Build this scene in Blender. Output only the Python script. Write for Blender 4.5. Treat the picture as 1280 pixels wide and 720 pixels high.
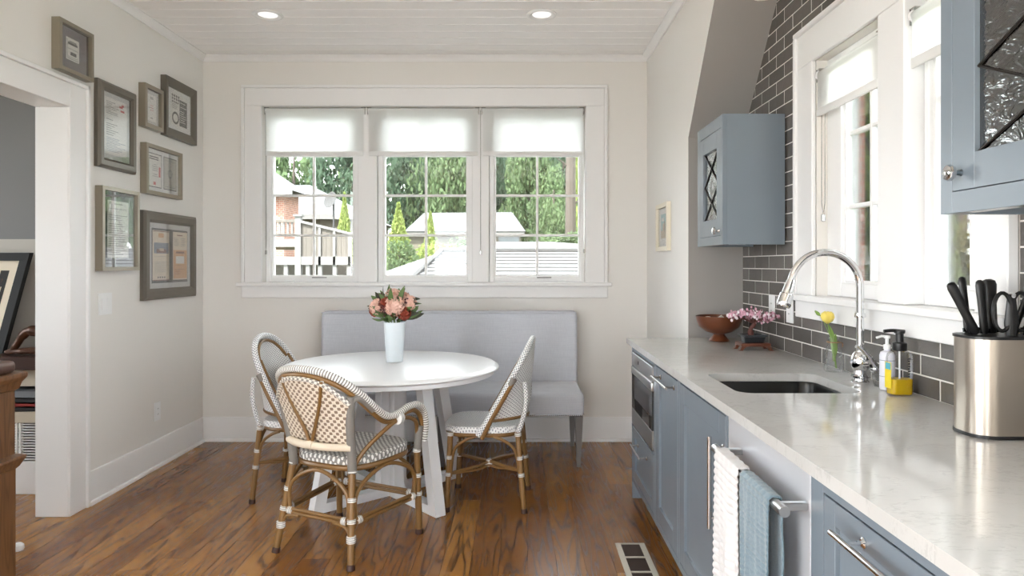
import bpy, bmesh, math, random
from mathutils import Vector, Matrix
for o in list(bpy.data.objects): bpy.data.objects.remove(o)
S = bpy.context.scene
C = S.collection
R = math.radians
PI = math.pi
rnd = random.Random(7)

# ------------------------------------------------------------------ camera
cd = bpy.data.cameras.new('camera'); cam = bpy.data.objects.new('camera', cd); C.objects.link(cam)
cam.location = (0, 0, 1.3316); cam.rotation_euler = (R(90), 0, 0)
cd.lens = 24.0; cd.sensor_width = 36.0; cd.sensor_fit = 'HORIZONTAL'
cd.shift_x = -7/1280; cd.shift_y = -29/1280; cd.clip_start = 0.02; cd.clip_end = 400
S.camera = cam

# ------------------------------------------------------------------ sky, sun, exposure
W = bpy.data.worlds.new('world'); S.world = W; W.use_nodes = True
bg = W.node_tree.nodes['Background']; bg.inputs[0].default_value = (0.925, 0.97, 1.0, 1); bg.inputs[1].default_value = 1.0
sd = bpy.data.lights.new('sun', 'SUN'); sd.energy = 1.7; sd.angle = R(3); sd.color = (1, .97, .92)
sun = bpy.data.objects.new('sun', sd); C.objects.link(sun); sun.location = (-6, -8, 14)
sun.rotation_euler = Vector((0.42, 0.62, -0.95)).to_track_quat('-Z', 'Y').to_euler()
S.view_settings.view_transform = 'Standard'; S.view_settings.look = 'None'
S.view_settings.gamma = 1.0; S.view_settings.use_curve_mapping = False
S.view_settings.exposure = 3.42

# ------------------------------------------------------------------ materials
def srgb(r, g, b):
    f = lambda c: (c/255/12.92) if c/255 <= .04045 else ((c/255+.055)/1.055)**2.4
    return (f(r), f(g), f(b), 1)
M = {}
class NT:
    def __init__(s, name):
        s.m = bpy.data.materials.new(name); s.m.use_nodes = True; s.t = s.m.node_tree
        s.n = s.t.nodes; s.b = s.n['Principled BSDF']; s.out = s.n['Material Output']; M[name] = s.m
    def add(s, typ, **kw):
        n = s.n.new(typ)
        for k, v in kw.items(): setattr(n, k, v)
        return n
    def link(s, a, b): s.t.links.new(a, b)
    def put(s, sock, v):
        if hasattr(v, 'is_output'): s.link(v, sock)
        else: sock.default_value = v
    def math(s, op, a, b=0.0, c=0.0):
        n = s.add('ShaderNodeMath', operation=op); s.put(n.inputs[0], a); s.put(n.inputs[1], b); s.put(n.inputs[2], c); return n.outputs[0]
    def coord(s, which='Object', scale=(1, 1, 1), rot=(0, 0, 0), off=None):
        tc = s.add('ShaderNodeTexCoord'); mp = s.add('ShaderNodeMapping'); s.link(tc.outputs[which], mp.inputs[0])
        mp.inputs['Scale'].default_value = scale; mp.inputs['Rotation'].default_value = rot
        if off is not None: s.link(off, mp.inputs['Location'])
        return mp.outputs[0]
    def noise(s, vec, scale=5, detail=3, rough=.5, dist=0):
        n = s.add('ShaderNodeTexNoise'); s.link(vec, n.inputs['Vector']); n.inputs['Scale'].default_value = scale
        n.inputs['Detail'].default_value = detail; n.inputs['Roughness'].default_value = rough; n.inputs['Distortion'].default_value = dist
        return n.outputs['Fac']
    def ramp(s, fac, stops):
        n = s.add('ShaderNodeValToRGB'); s.link(fac, n.inputs[0]); e = n.color_ramp.elements
        while len(e) < len(stops): e.new(.5)
        for q, (p, c) in zip(e, stops): q.position = p; q.color = c
        return n.outputs[0]
    def mix(s, fac, a, b):
        n = s.add('ShaderNodeMix', data_type='RGBA'); s.put(n.inputs['Factor'], fac); s.put(n.inputs['A'], a); s.put(n.inputs['B'], b)
        return n.outputs['Result']
    def bump(s, h, strength=.3, dist=.002):
        n = s.add('ShaderNodeBump'); n.inputs['Strength'].default_value = strength; n.inputs['Distance'].default_value = dist
        s.link(h, n.inputs['Height']); s.link(n.outputs[0], s.b.inputs['Normal']); return n.outputs[0]
    def set(s, col=None, rough=None, metal=None, **kw):
        if col is not None: s.put(s.b.inputs['Base Color'], col)
        if rough is not None: s.put(s.b.inputs['Roughness'], rough)
        if metal is not None: s.put(s.b.inputs['Metallic'], metal)
        for k, v in kw.items(): s.put(s.b.inputs[k.replace('_', ' ')], v)
        return s
def plain(name, col, rough=.5, metal=0, bump=0, bscale=60, var=0, **kw):
    n = NT(name); c = col
    if var:
        v = n.noise(n.coord(), 8, 3)
        c = n.mix(v, tuple(x*(1-var) for x in col[:3])+(1,), tuple(min(1, x*(1+var)) for x in col[:3])+(1,))
    n.set(c, rough, metal, **kw)
    if bump: n.bump(n.noise(n.coord(), bscale, 2), bump, .001)
    return n
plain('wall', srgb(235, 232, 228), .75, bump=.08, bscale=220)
plain('alcove_grey', srgb(162, 158, 154), .7, bump=.08, bscale=220)
plain('trim', srgb(241, 240, 240), .38)
plain('ceiling', srgb(252, 250, 249), .55)
plain('cabinet', srgb(120, 130, 140), .26, bump=.05, bscale=90, var=.03)
plain('steel', srgb(196, 196, 196), .28, 1, bump=.03, bscale=30)
plain('chrome', srgb(225, 226, 228), .07, 1)
plain('nickel', srgb(190, 188, 186), .2, 1)
plain('black', srgb(22, 22, 24), .35)
plain('frame_black', srgb(20, 20, 21), .65)
plain('black_gloss', srgb(10, 10, 12), .12)
plain('sink_black', srgb(7, 7, 8), .28, bump=.2, bscale=400)
plain('white_plastic', srgb(240, 240, 240), .35)
plain('white_paint', srgb(240, 241, 244), .3, bump=.04, bscale=40)
plain('vase_white', srgb(226, 234, 240), .35)
plain('grout', srgb(232, 228, 222), .8)
plain('subfloor', srgb(40, 24, 14), .8)
plain('pewter_frame', srgb(112, 106, 97), .35, .5)
plain('champagne_frame', srgb(150, 141, 126), .35, .5)
plain('cream_frame', srgb(232, 224, 206), .45)
plain('paper', srgb(240, 238, 232), .7)
plain('paper_cream', srgb(232, 218, 196), .7)
plain('paper_grey', srgb(186, 184, 174), .7)
plain('mat_white', srgb(238, 238, 236), .8)
plain('mat_grey', srgb(205, 205, 202), .8)
plain('mat_dark', srgb(92, 84, 86), .8)
plain('mat_black', srgb(58, 56, 56), .8)
plain('ink', srgb(40, 36, 36), .7)
plain('ink_grey', srgb(140, 138, 136), .7)
plain('ink_red', srgb(206, 70, 72), .7)
plain('ink_brown', srgb(120, 66, 44), .7)
plain('ink_orange', srgb(222, 170, 116), .7)
plain('photo_blue', srgb(120, 130, 150), .5)
plain('photo_teal', srgb(150, 200, 205), .5)
plain('photo_tan', srgb(196, 176, 146), .5)
plain('bench_leg', srgb(118, 114, 112), .5, var=.1)
plain('nail', srgb(196, 196, 200), .25, 1)
plain('cane', srgb(126, 93, 52), .35, var=.3)
plain('foot_cap', srgb(62, 36, 28), .5)
plain('grey_wrap', srgb(128, 123, 118), .6, bump=.3, bscale=300)
plain('cream_wrap', srgb(222, 208, 188), .6, bump=.3, bscale=200)
plain('leather', srgb(92, 66, 56), .45, bump=.2, bscale=70)
plain('dark_wood', srgb(58, 34, 24), .4, var=.2)
plain('linen', srgb(196, 186, 168), .8, bump=.4, bscale=300)
plain('bowl_wood', srgb(104, 58, 36), .3, var=.25)
plain('stand_wood', srgb(98, 54, 36), .35, var=.2)
plain('pot_black', srgb(40, 44, 48), .3)
plain('bark', srgb(66, 58, 52), .9, bump=.6, bscale=12, var=.25)
plain('trunk_brown', srgb(92, 48, 40), .6, var=.2)
plain('crystal_white', srgb(246, 232, 238), .3)
plain('crystal_pink', srgb(226, 172, 194), .3)
plain('crystal_plum', srgb(130, 70, 84), .3)
plain('petal_peach', srgb(246, 204, 188), .6, var=.08)
plain('petal_rust', srgb(150, 64, 44), .6, var=.2)
plain('berry_plum', srgb(92, 52, 56), .5, var=.2)
plain('leaf_green', srgb(88, 112, 60), .5, var=.25)
plain('leaf_dark', srgb(60, 62, 48), .5, var=.25)
plain('tulip_yellow', srgb(248, 224, 112), .5, var=.08)
plain('stem_green', srgb(120, 150, 74), .5, var=.1)
plain('twine', srgb(150, 112, 80), .8)
plain('lotion', srgb(228, 228, 238), .4)
plain('label_yellow', srgb(240, 214, 40), .5)
plain('label_teal', srgb(80, 170, 190), .5)
plain('register_frame', srgb(205, 198, 184), .4, .3)
plain('register_dark', srgb(62, 48, 42), .5, .3)
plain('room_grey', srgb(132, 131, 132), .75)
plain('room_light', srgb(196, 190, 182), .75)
plain('grass', srgb(70, 86, 46), .9, var=.3)
plain('siding', srgb(92, 87, 75), .7)
plain('roof_light', srgb(70, 70, 71), .85, bump=.5, bscale=6, var=.12)
plain('roof_edge', srgb(58, 57, 57), .85, var=.1)
plain('deck_wood', srgb(86, 80, 74), .8, var=.15)
plain('deck_white', srgb(100, 98, 96), .6)
plain('bounce_pale', srgb(222, 219, 214), .8, var=.04)
plain('far_glass', srgb(90, 96, 100), .1)
plain('book_grey', srgb(120, 124, 128), .6)
plain('book_red', srgb(140, 44, 40), .6)
plain('book_black', srgb(36, 34, 36), .6)
plain('bronze', srgb(82, 52, 36), .35, .3, var=.2)
plain('lead_came', srgb(58, 54, 52), .35, .7)
plain('door_inside', srgb(70, 70, 74), .6)
plain('lamp_glass', srgb(245, 243, 238), .3)
n = NT('downlight_lens'); n.set(srgb(240, 240, 245), .4, Emission_Color=(1, .97, .92, 1), Emission_Strength=.08)

# oak planks: contours of a stretched noise field give cathedral grain, each plank its own tone
n = NT('oak'); oi = n.add('ShaderNodeObjectInfo')
cmb = n.add('ShaderNodeCombineXYZ')
for k, mul in enumerate((37.0, 91.0, 53.0)): n.link(n.math('MULTIPLY', oi.outputs['Random'], mul), cmb.inputs[k])
v = n.coord('Object', (9, .8, 1), off=cmb.outputs[0])
f1 = n.noise(v, 1.1, 2, .5, .35)
band = n.math('PINGPONG', n.math('MULTIPLY', f1, 20.0), 1.0)
fine = n.noise(n.coord('Object', (260, 7, 1), off=cmb.outputs[0]), 1, 3, .6)
blot = n.noise(n.coord('Object', (5, 1.6, 1), off=cmb.outputs[0]), 1.4, 3, .6)
g = n.math('MULTIPLY', n.math('POWER', band, 3.5), n.math('ADD', .55, fine))
base = n.mix(oi.outputs['Random'], srgb(138, 88, 42), srgb(206, 150, 80))
base = n.mix(n.math('MULTIPLY', n.math('SUBTRACT', 1.0, blot), .75), base, srgb(112, 68, 30))
col = n.mix(n.math('MINIMUM', n.math('MULTIPLY', g, .85), 1.0), base, srgb(58, 32, 15))
n.set(col, n.math('ADD', .2, n.math('MULTIPLY', g, .18))); n.bump(g, .12, .001); n.b.inputs['Specular IOR Level'].default_value = .5
# oak furniture
n = NT('oak_furniture'); v = n.coord('Object', (14, 14, 1.2)); f1 = n.noise(v, 1.3, 2, .5, .3)
band = n.math('POWER', n.math('PINGPONG', n.math('MULTIPLY', f1, 16.0), 1.0), 2.0)
n.set(n.mix(n.math('MULTIPLY', band, .6), srgb(112, 78, 50), srgb(62, 38, 22)), .38)
# quartz counter
n = NT('quartz'); v = n.coord('Object', (1, 1.6, 1)); a = n.noise(v, 3.2, 5, .62, 1.2); b = n.noise(n.coord('Object', (1, 2.4, 1)), 60, 3, .6, .6)
vein = n.math('POWER', n.math('SUBTRACT', 1.0, n.math('ABSOLUTE', n.math('MULTIPLY', n.math('SUBTRACT', a, .5), 9.0))), 3.0)
vein = n.math('MULTIPLY', n.math('MAXIMUM', vein, 0.0), n.math('GREATER_THAN', b, .52))
c = n.mix(a, srgb(192, 191, 189), srgb(206, 205, 203)); c = n.mix(n.math('MULTIPLY', vein, .2), c, srgb(130, 128, 126))
n.set(c, .09)
# glazed wall tile
n = NT('tile'); oi = n.add('ShaderNodeObjectInfo'); v = n.coord('Object')
h = n.noise(v, 26, 3, .55); h2 = n.noise(v, 130, 2, .5)
c = n.mix(oi.outputs['Random'], srgb(92, 88, 85), srgb(112, 107, 103)); c = n.mix(n.math('MULTIPLY', h, .35), c, srgb(76, 72, 70))
n.set(c, n.math('ADD', .12, n.math('MULTIPLY', h2, .15))); n.bump(n.math('ADD', h, n.math('MULTIPLY', h2, .5)), .6, .003)
# bench fabric
n = NT('bench_fabric'); v = n.coord('Object')
wv = n.noise(n.coord('Object', (420, 420, 12)), 1, 2); wh = n.noise(n.coord('Object', (10, 10, 420)), 1, 2)
n.set(n.mix(n.math('MULTIPLY', n.math('ADD', wv, wh), .5), srgb(184, 187, 199), srgb(230, 233, 240)), .85, Sheen_Weight=.2); n.bump(wv, .3, .0006)
# woven rattan checks (UV in metres)
def weave(name, c1, c2, size, aspect=1.0, bias=None):
    n = NT(name); v = n.coord('UV', (1/size, aspect/size, 1))
    ck = n.add('ShaderNodeTexChecker'); n.link(v, ck.inputs[0]); ck.inputs['Scale'].default_value = 1.0
    f = ck.outputs['Fac']
    sp = n.add('ShaderNodeSeparateXYZ'); n.link(v, sp.inputs[0])
    ax = n.math('ABSOLUTE', n.math('SINE', n.math('MULTIPLY', sp.outputs[0], PI))); ay = n.math('ABSOLUTE', n.math('SINE', n.math('MULTIPLY', sp.outputs[1], PI)))
    hh = n.math('MULTIPLY', ax, ay)
    if bias: f = n.math('MULTIPLY', f, n.math('GREATER_THAN', hh, bias))
    n.set(n.mix(f, c1, c2), .45); n.bump(hh, .6, .003)
weave('weave_arm_seat', srgb(140, 137, 134), srgb(238, 236, 232), .0135, bias=.16)
weave('weave_arm_back', srgb(228, 216, 200), srgb(142, 122, 104), .0155, bias=.1)
weave('weave_side', srgb(240, 240, 240), srgb(126, 130, 140), .0085, bias=.55)
def stripes(name, c1, c2, period, duty=.5):
    n = NT(name); sp = n.add('ShaderNodeSeparateXYZ'); n.link(n.coord('UV'), sp.inputs[0])
    f = n.math('FRACT', n.math('MULTIPLY', sp.outputs[0], 1/period))
    n.set(n.mix(n.math('GREATER_THAN', f, duty), c1, c2), .45)
    n.bump(n.math('ABSOLUTE', n.math('SINE', n.math('MULTIPLY', sp.outputs[0], PI*2/period))), .5, .002)
stripes('rim_stripe', srgb(238, 236, 232), srgb(128, 124, 122), .0125, .58)
stripes('wrap_stripe', srgb(236, 234, 230), srgb(150, 148, 146), .009, .6)
weave('rim_dots', srgb(240, 240, 240), srgb(96, 102, 116), .0085, bias=.3)
# bamboo-like nodes on cane are left to colour variation
# towels
n = NT('towel_white'); n.set(srgb(218, 216, 217), .9, Sheen_Weight=.4); n.bump(n.noise(n.coord(), 500, 2), .6, .002)
n = NT('towel_blue'); c = n.mix(n.noise(n.coord(), 160, 3, .7), srgb(80, 102, 116), srgb(136, 158, 170)); n.set(c, .9, Sheen_Weight=.4); n.bump(n.noise(n.coord(), 500, 2), .6, .002)
# brick
n = NT('brick'); bt = n.add('ShaderNodeTexBrick'); n.link(n.coord('UV'), bt.inputs[0]); bt.inputs['Scale'].default_value = 4.5
bt.inputs['Color1'].default_value = srgb(150, 104, 86); bt.inputs['Color2'].default_value = srgb(124, 80, 66); bt.inputs['Mortar'].default_value = srgb(146, 138, 130)
bt.inputs['Mortar Size'].default_value = .025
n.set(bt.outputs[0], .9)
# window glass: clear sheet with a Fresnel reflection
def sheet(name, tint=(1, 1, 1, 1), amount=1.0, rough=0.0, bump=0, extra=0.0):
    n = NT(name); n.n.remove(n.b)
    tr = n.add('ShaderNodeBsdfTransparent'); tr.inputs[0].default_value = tint
    gl = n.add('ShaderNodeBsdfGlossy'); gl.inputs['Roughness'].default_value = rough
    fr = n.add('ShaderNodeFresnel'); fr.inputs[0].default_value = 1.5
    if bump:
        bp = n.add('ShaderNodeBump'); bp.inputs['Strength'].default_value = bump; bp.inputs['Distance'].default_value = .01
        n.link(n.noise(n.coord('Object', (1, 1, 2)), 22, 3, .6, .8), bp.inputs['Height']); n.link(bp.outputs[0], gl.inputs['Normal']); n.link(bp.outputs[0], fr.inputs['Normal'])
    mx = n.add('ShaderNodeMixShader'); n.link(n.math('ADD', n.math('MULTIPLY', fr.outputs[0], amount), extra), mx.inputs[0])
    n.link(tr.outputs[0], mx.inputs[1]); n.link(gl.outputs[0], mx.inputs[2]); n.link(mx.outputs[0], n.out.inputs[0])
sheet('glass', (.97, .985, .98, 1), .9)
sheet('picture_glass', (1, 1, 1, 1), .45)
sheet('bottle_glass', (.985, .99, .99, 1), .4)
sheet('leaded_glass', (.34, .34, .34, 1), 1.3, .08, .35, .2)
sheet('oven_glass', (.12, .12, .13, 1), 1.0, .02, 0, .12)
n = NT('soap_amber'); n.set(srgb(246, 208, 30), .08, Transmission_Weight=.35, IOR=1.33)
# roller-shade fabric
n = NT('shade_fabric'); n.n.remove(n.b)
d = n.add('ShaderNodeBsdfDiffuse'); d.inputs[0].default_value = (.92, .92, .915, 1); t = n.add('ShaderNodeBsdfTranslucent'); t.inputs[0].default_value = (.93, .93, .92, 1)
tp = n.add('ShaderNodeBsdfTransparent'); m1 = n.add('ShaderNodeMixShader'); m1.inputs[0].default_value = .74; m2 = n.add('ShaderNodeMixShader'); m2.inputs[0].default_value = .10
n.link(d.outputs[0], m1.inputs[1]); n.link(t.outputs[0], m1.inputs[2]); n.link(m1.outputs[0], m2.inputs[1]); n.link(tp.outputs[0], m2.inputs[2]); n.link(m2.outputs[0], n.out.inputs[0])
# tree leaves
def leafmat(name, c1, c2):
    n = NT(name); n.n.remove(n.b); v = n.noise(n.coord(), 1.3, 3, .6); c = n.mix(v, c1, c2)
    d = n.add('ShaderNodeBsdfDiffuse'); t = n.add('ShaderNodeBsdfTranslucent'); n.link(c, d.inputs[0]); n.link(c, t.inputs[0])
    m = n.add('ShaderNodeMixShader'); m.inputs[0].default_value = .4; n.link(d.outputs[0], m.inputs[1]); n.link(t.outputs[0], m.inputs[2]); n.link(m.outputs[0], n.out.inputs[0])
leafmat('leaves_dark', srgb(48, 64, 56), srgb(92, 110, 88))
leafmat('leaves_mid', srgb(58, 76, 56), srgb(112, 128, 92))
leafmat('leaves_bright', srgb(100, 118, 64), srgb(150, 160, 96))
leafmat('leaves_yellow', srgb(112, 112, 62), srgb(164, 152, 92))

plain('shade_hem', srgb(236, 235, 234), .6)
plain('cabinet_dark', srgb(78, 94, 106), .35)
plain('steel_bright', srgb(214, 215, 220), .3, .35, bump=.03, bscale=25)
plain('steel_brushed', srgb(190, 180, 168), .3, 1, bump=.05, bscale=40)
weave('rim_weave', srgb(150, 144, 138), srgb(238, 232, 222), .012)

# ------------------------------------------------------------------ mesh builder
class MB:
    def __init__(s): s.v = []; s.f = []; s.uv = []; s.hasuv = False
    def quad_uv(s, f, uv): s.f.append(f); s.uv.append(uv)
    def face(s, f, uv=None):
        s.f.append(tuple(f)); s.uv.append(uv)
        if uv: s.hasuv = True
    def box(s, x0, x1, y0, y1, z0, z1, r=0, seg=1):
        if x0 > x1: x0, x1 = x1, x0
        if y0 > y1: y0, y1 = y1, y0
        if z0 > z1: z0, z1 = z1, z0
        if r:
            bm = bmesh.new(); bmesh.ops.create_cube(bm, size=1)
            for q in bm.verts: q.co = Vector(((x0+x1)/2+q.co.x*(x1-x0), (y0+y1)/2+q.co.y*(y1-y0), (z0+z1)/2+q.co.z*(z1-z0)))
            bmesh.ops.bevel(bm, geom=list(bm.edges), offset=r, segments=seg, affect='EDGES', profile=.5)
            s.bm(bm); return s
        i = len(s.v)
        s.v += [(x0, y0, z0), (x1, y0, z0), (x1, y1, z0), (x0, y1, z0), (x0, y0, z1), (x1, y0, z1), (x1, y1, z1), (x0, y1, z1)]
        for f in ((0, 3, 2, 1), (4, 5, 6, 7), (0, 1, 5, 4), (1, 2, 6, 5), (2, 3, 7, 6), (3, 0, 4, 7)): s.face([i+k for k in f])
        return s
    def bm(s, bm):
        i = len(s.v); bm.verts.index_update()
        s.v += [tuple(q.co) for q in bm.verts]
        for f in bm.faces: s.face([i+q.index for q in f.verts])
        bm.free(); return s
    def bar(s, a, b, w, t, up=(0, 0, 1)):
        a = Vector(a); b = Vector(b); d = (b-a).normalized(); u = Vector(up); x = d.cross(u)
        if x.length < 1e-5: x = d.cross(Vector((1, 0, 0)))
        x.normalize(); u = x.cross(d); i = len(s.v)
        for p in (a, b):
            for sx, su in ((-1, -1), (1, -1), (1, 1), (-1, 1)): s.v.append(tuple(p+x*w/2*sx+u*t/2*su))
        for f in ((0, 1, 2, 3), (7, 6, 5, 4), (0, 4, 5, 1), (1, 5, 6, 2), (2, 6, 7, 3), (3, 7, 4, 0)): s.face([i+k for k in f])
        return s
    def tube(s, pts, r, n=8, cap=True, closed=False, flat=1.0, up0=None):
        P = [Vector(p) for p in pts]; m = len(P); rr = r if isinstance(r, (list, tuple)) else [r]*m
        T = []
        for k in range(m):
            a = P[(k-1) % m] if (closed or k > 0) else P[k]; b = P[(k+1) % m] if (closed or k < m-1) else P[k]
            T.append((b-a).normalized())
        u = Vector(up0) if up0 else (Vector((0, 0, 1)) if abs(T[0].z) < .9 else Vector((1, 0, 0)))
        u = (u-T[0]*u.dot(T[0])).normalized(); L = 0; i = len(s.v); Ls = []
        for k in range(m):
            if k: L += (P[k]-P[k-1]).length; u = (u-T[k]*u.dot(T[k])).normalized()
            Ls.append(L); w = T[k].cross(u)
            for j in range(n):
                a = 2*PI*j/n; s.v.append(tuple(P[k]+(u*math.cos(a)+w*math.sin(a)*flat)*rr[k]))
        rmax = max(rr); cir = 2*PI*rmax
        for k in range(m if closed else m-1):
            k2 = (k+1) % m; l1 = Ls[k]; l2 = Ls[k2] if k2 else L+(P[0]-P[-1]).length
            for j in range(n):
                j2 = (j+1) % n
                s.face([i+k*n+j, i+k*n+j2, i+k2*n+j2, i+k2*n+j], [(l1, j/n*cir), (l1, (j+1)/n*cir), (l2, (j+1)/n*cir), (l2, j/n*cir)])
        if cap and not closed:
            s.face([i+j for j in reversed(range(n))]); s.face([i+(m-1)*n+j for j in range(n)])
        return s
    def lathe(s, prof, n=24, c=(0, 0, 0), axis=None, cap=True):
        q = Vector(axis).to_track_quat('Z', 'Y') if axis else None; i = len(s.v); c = Vector(c)
        for (r, z) in prof:
            for j in range(n):
                a = 2*PI*j/n; p = Vector((r*math.cos(a), r*math.sin(a), z))
                if q: p = q @ p
                s.v.append(tuple(p+c))
        for k in range(len(prof)-1):
            for j in range(n):
                j2 = (j+1) % n; s.face([i+k*n+j, i+k*n+j2, i+(k+1)*n+j2, i+(k+1)*n+j])
        if cap:
            if prof[0][0] > 1e-6: s.face([i+j for j in reversed(range(n))])
            if prof[-1][0] > 1e-6: s.face([i+(len(prof)-1)*n+j for j in range(n)])
        return s
    def sphere(s, c, r, nu=10, nv=7, sc=(1, 1, 1)):
        i = len(s.v)
        for a in range(nv+1):
            th = PI*a/nv
            for b in range(nu):
                ph = 2*PI*b/nu; s.v.append((c[0]+r*sc[0]*math.sin(th)*math.cos(ph), c[1]+r*sc[1]*math.sin(th)*math.sin(ph), c[2]+r*sc[2]*math.cos(th)))
        for a in range(nv):
            for b in range(nu):
                b2 = (b+1) % nu; s.face([i+a*nu+b, i+(a+1)*nu+b, i+(a+1)*nu+b2, i+a*nu+b2])
        return s
    def prism(s, poly, axis, a, b):
        def p(u, w, t): return {'x': (t, u, w), 'y': (u, t, w), 'z': (u, w, t)}[axis]
        i = len(s.v); m = len(poly)
        s.v += [p(u, w, a) for u, w in poly]+[p(u, w, b) for u, w in poly]
        s.face([i+k for k in range(m)]); s.face([i+m+k for k in reversed(range(m))])
        for k in range(m): k2 = (k+1) % m; s.face([i+k2, i+k, i+m+k, i+m+k2])
        return s
    def loft(s, rings, closed=True, cap0=True, cap1=True, uvs=None):
        i = len(s.v); n = len(rings[0])
        for r in rings: s.v += [tuple(p) for p in r]
        for k in range(len(rings)-1):
            for j in range(n if closed else n-1):
                j2 = (j+1) % n
                uv = [uvs[k][j], uvs[k][j2], uvs[k+1][j2], uvs[k+1][j]] if uvs else None
                s.face([i+k*n+j, i+k*n+j2, i+(k+1)*n+j2, i+(k+1)*n+j], uv)
        if closed and cap0: s.face([i+j for j in reversed(range(n))])
        if closed and cap1: s.face([i+(len(rings)-1)*n+j for j in range(n)])
        return s
    def mesh(s, name, off=(0, 0, 0), smooth=35):
        me = bpy.data.meshes.new(name); ox, oy, oz = off
        me.from_pydata([(x-ox, y-oy, z-oz) for x, y, z in s.v], [], s.f)
        if s.hasuv:
            ul = me.uv_layers.new(name='UVMap'); k = 0
            for f, uv in zip(s.f, s.uv):
                for q in range(len(f)):
                    ul.data[k].uv = uv[q] if uv else (0, 0); k += 1
        bm = bmesh.new(); bm.from_mesh(me); bmesh.ops.recalc_face_normals(bm, faces=bm.faces); bm.to_mesh(me); bm.free()
        if smooth:
            me.polygons.foreach_set('use_smooth', [True]*len(me.polygons)); me.set_sharp_from_angle(angle=R(smooth))
        return me
OFF = {}
def link(o): C.objects.link(o); return o
def build(mb, name, mat, parent=None, local=False, smooth=35, origin=None):
    if parent is not None: off = (0, 0, 0) if local else OFF.get(parent.name, (0, 0, 0))
    elif origin is not None: off = origin
    else:
        xs, ys, zs = zip(*mb.v); off = ((min(xs)+max(xs))/2, (min(ys)+max(ys))/2, min(zs))
    me = mb.mesh(name, off, smooth); me.materials.append(M[mat])
    o = bpy.data.objects.new(name, me); link(o)
    if parent is not None: o.parent = parent; OFF[o.name] = OFF.get(parent.name, (0, 0, 0)) if not local else (0, 0, 0)
    else: o.location = off; OFF[o.name] = off
    return o
def tag(o, label, cat, group=None):
    o['label'] = label; o['category'] = cat
    if group: o['group'] = group
    return o
def thing(name, label, cat, loc=(0, 0, 0), rotz=0, group=None):
    o = bpy.data.objects.new(name, None); link(o); o.empty_display_size = .05
    o.location = loc; o.rotation_euler = (0, 0, rotz); OFF[o.name] = tuple(loc)
    if label: tag(o, label, cat, group)
    return o
def struct(o): o['kind'] = 'structure'; return o
def sempty(name, loc=(0, 0, 0)): return struct(thing(name, None, None, loc))
def piece(me, name, mat_parent, loc):
    o = bpy.data.objects.new(name, me); link(o); o.parent = mat_parent
    p = OFF.get(mat_parent.name, (0, 0, 0)); o.location = (loc[0]-p[0], loc[1]-p[1], loc[2]-p[2]); return o
def B(*a, **k): return MB().box(*a, **k)
def cat(pts, n=6, closed=False):
    P = [Vector(p) for p in pts]; out = []; m = len(P)
    for i in range(m if closed else m-1):
        g = (lambda k: P[k % m]) if closed else (lambda k: P[max(0, min(m-1, k))])
        a, b, c, d = g(i-1), g(i), g(i+1), g(i+2)
        for k in range(n):
            t = k/n; out.append(.5*((2*b)+(c-a)*t+(2*a-5*b+4*c-d)*t*t+(3*b-a-3*c+d)*t**3))
    if not closed: out.append(P[-1])
    return out
def rrect(x0, x1, y0, y1, r, k=6):
    out = []
    for cx, cy, a0 in ((x1-r, y1-r, 0), (x0+r, y1-r, 90), (x0+r, y0+r, 180), (x1-r, y0+r, 270)):
        for j in range(k+1):
            a = R(a0+90*j/k); out.append((cx+r*math.cos(a), cy+r*math.sin(a)))
    return out

# ================================================================== ROOM SHELL
H = 2.914; XL = -2.381; XR = .980; XW = 1.294; YB = 5.165; YE = 3.919; YF = -2.5
# ---- floor: dark subfloor with one board per plank
floor = struct(build(B(-4.5, 1.5, YF, 5.32, -.14, -.0125), 'floor', 'subfloor', origin=(0, 2, -.14), smooth=0))
pw = .1275; x = -2.381-pw*.35
prnd = random.Random(21)
def planks(x0, x1, ya, yb):
    x = x0
    while x < x1-.01:
        y = ya-prnd.random()*1.4
        while y < yb:
            L = prnd.choice((.75, 1.0, 1.3, 1.7, 2.1))+prnd.random()*.2; a = max(y, ya); b = min(y+L, yb); y += L
            if b-a < .05: continue
            xe = min(x+pw, x1)
            me = B(-(xe-x)/2+.0005, (xe-x)/2-.0005, -(b-a)/2+.0006, (b-a)/2-.0006, -.012, 0).mesh('plank', smooth=0); me.materials.append(M['oak'])
            piece(me, 'plank', floor, ((x+xe)/2, (a+b)/2, 0))
        x += pw
planks(-2.381+.004, .98, YF, YB)
planks(-2.381+.004-pw*11, -2.381+.004, 1.2, 4.27)
# ---- ceiling boards under a slab
ceil = struct(build(B(-4.6, 2.0, YF, 5.6, 2.932, 3.06), 'ceiling', 'ceiling', origin=(0, 2, 2.932), smooth=0))
bw = .1333; y = YB-bw*.2
bprof = [(-bw/2+.0005, 0.004), (-bw/2+.004, 0), (bw/2-.010, 0), (bw/2-.004, .005), (bw/2-.0005, .005), (bw/2-.0005, .017), (-bw/2+.0005, .017)]
me = MB().prism(bprof, 'x', XL, 1.42).mesh('ceiling_board', smooth=0); me.materials.append(M['ceiling'])
y = YB-bw/2
while y > YF+bw:
    piece(me, 'ceiling_board', ceil, (0, y, H)); y -= bw
# ---- back wall with its window opening
wx0, wx1, wz0, wz1 = -1.931, .5145, 1.190, 2.530
mb = MB().box(-2.531, wx0, YB, 5.32, 0, 2.932).box(wx1, 1.5, YB, 5.32, 0, 2.932).box(wx0, wx1, YB, 5.32, 0, wz0).box(wx0, wx1, YB, 5.32, wz1, 2.932)
struct(build(mb, 'wall_back', 'wall', smooth=0))
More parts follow.
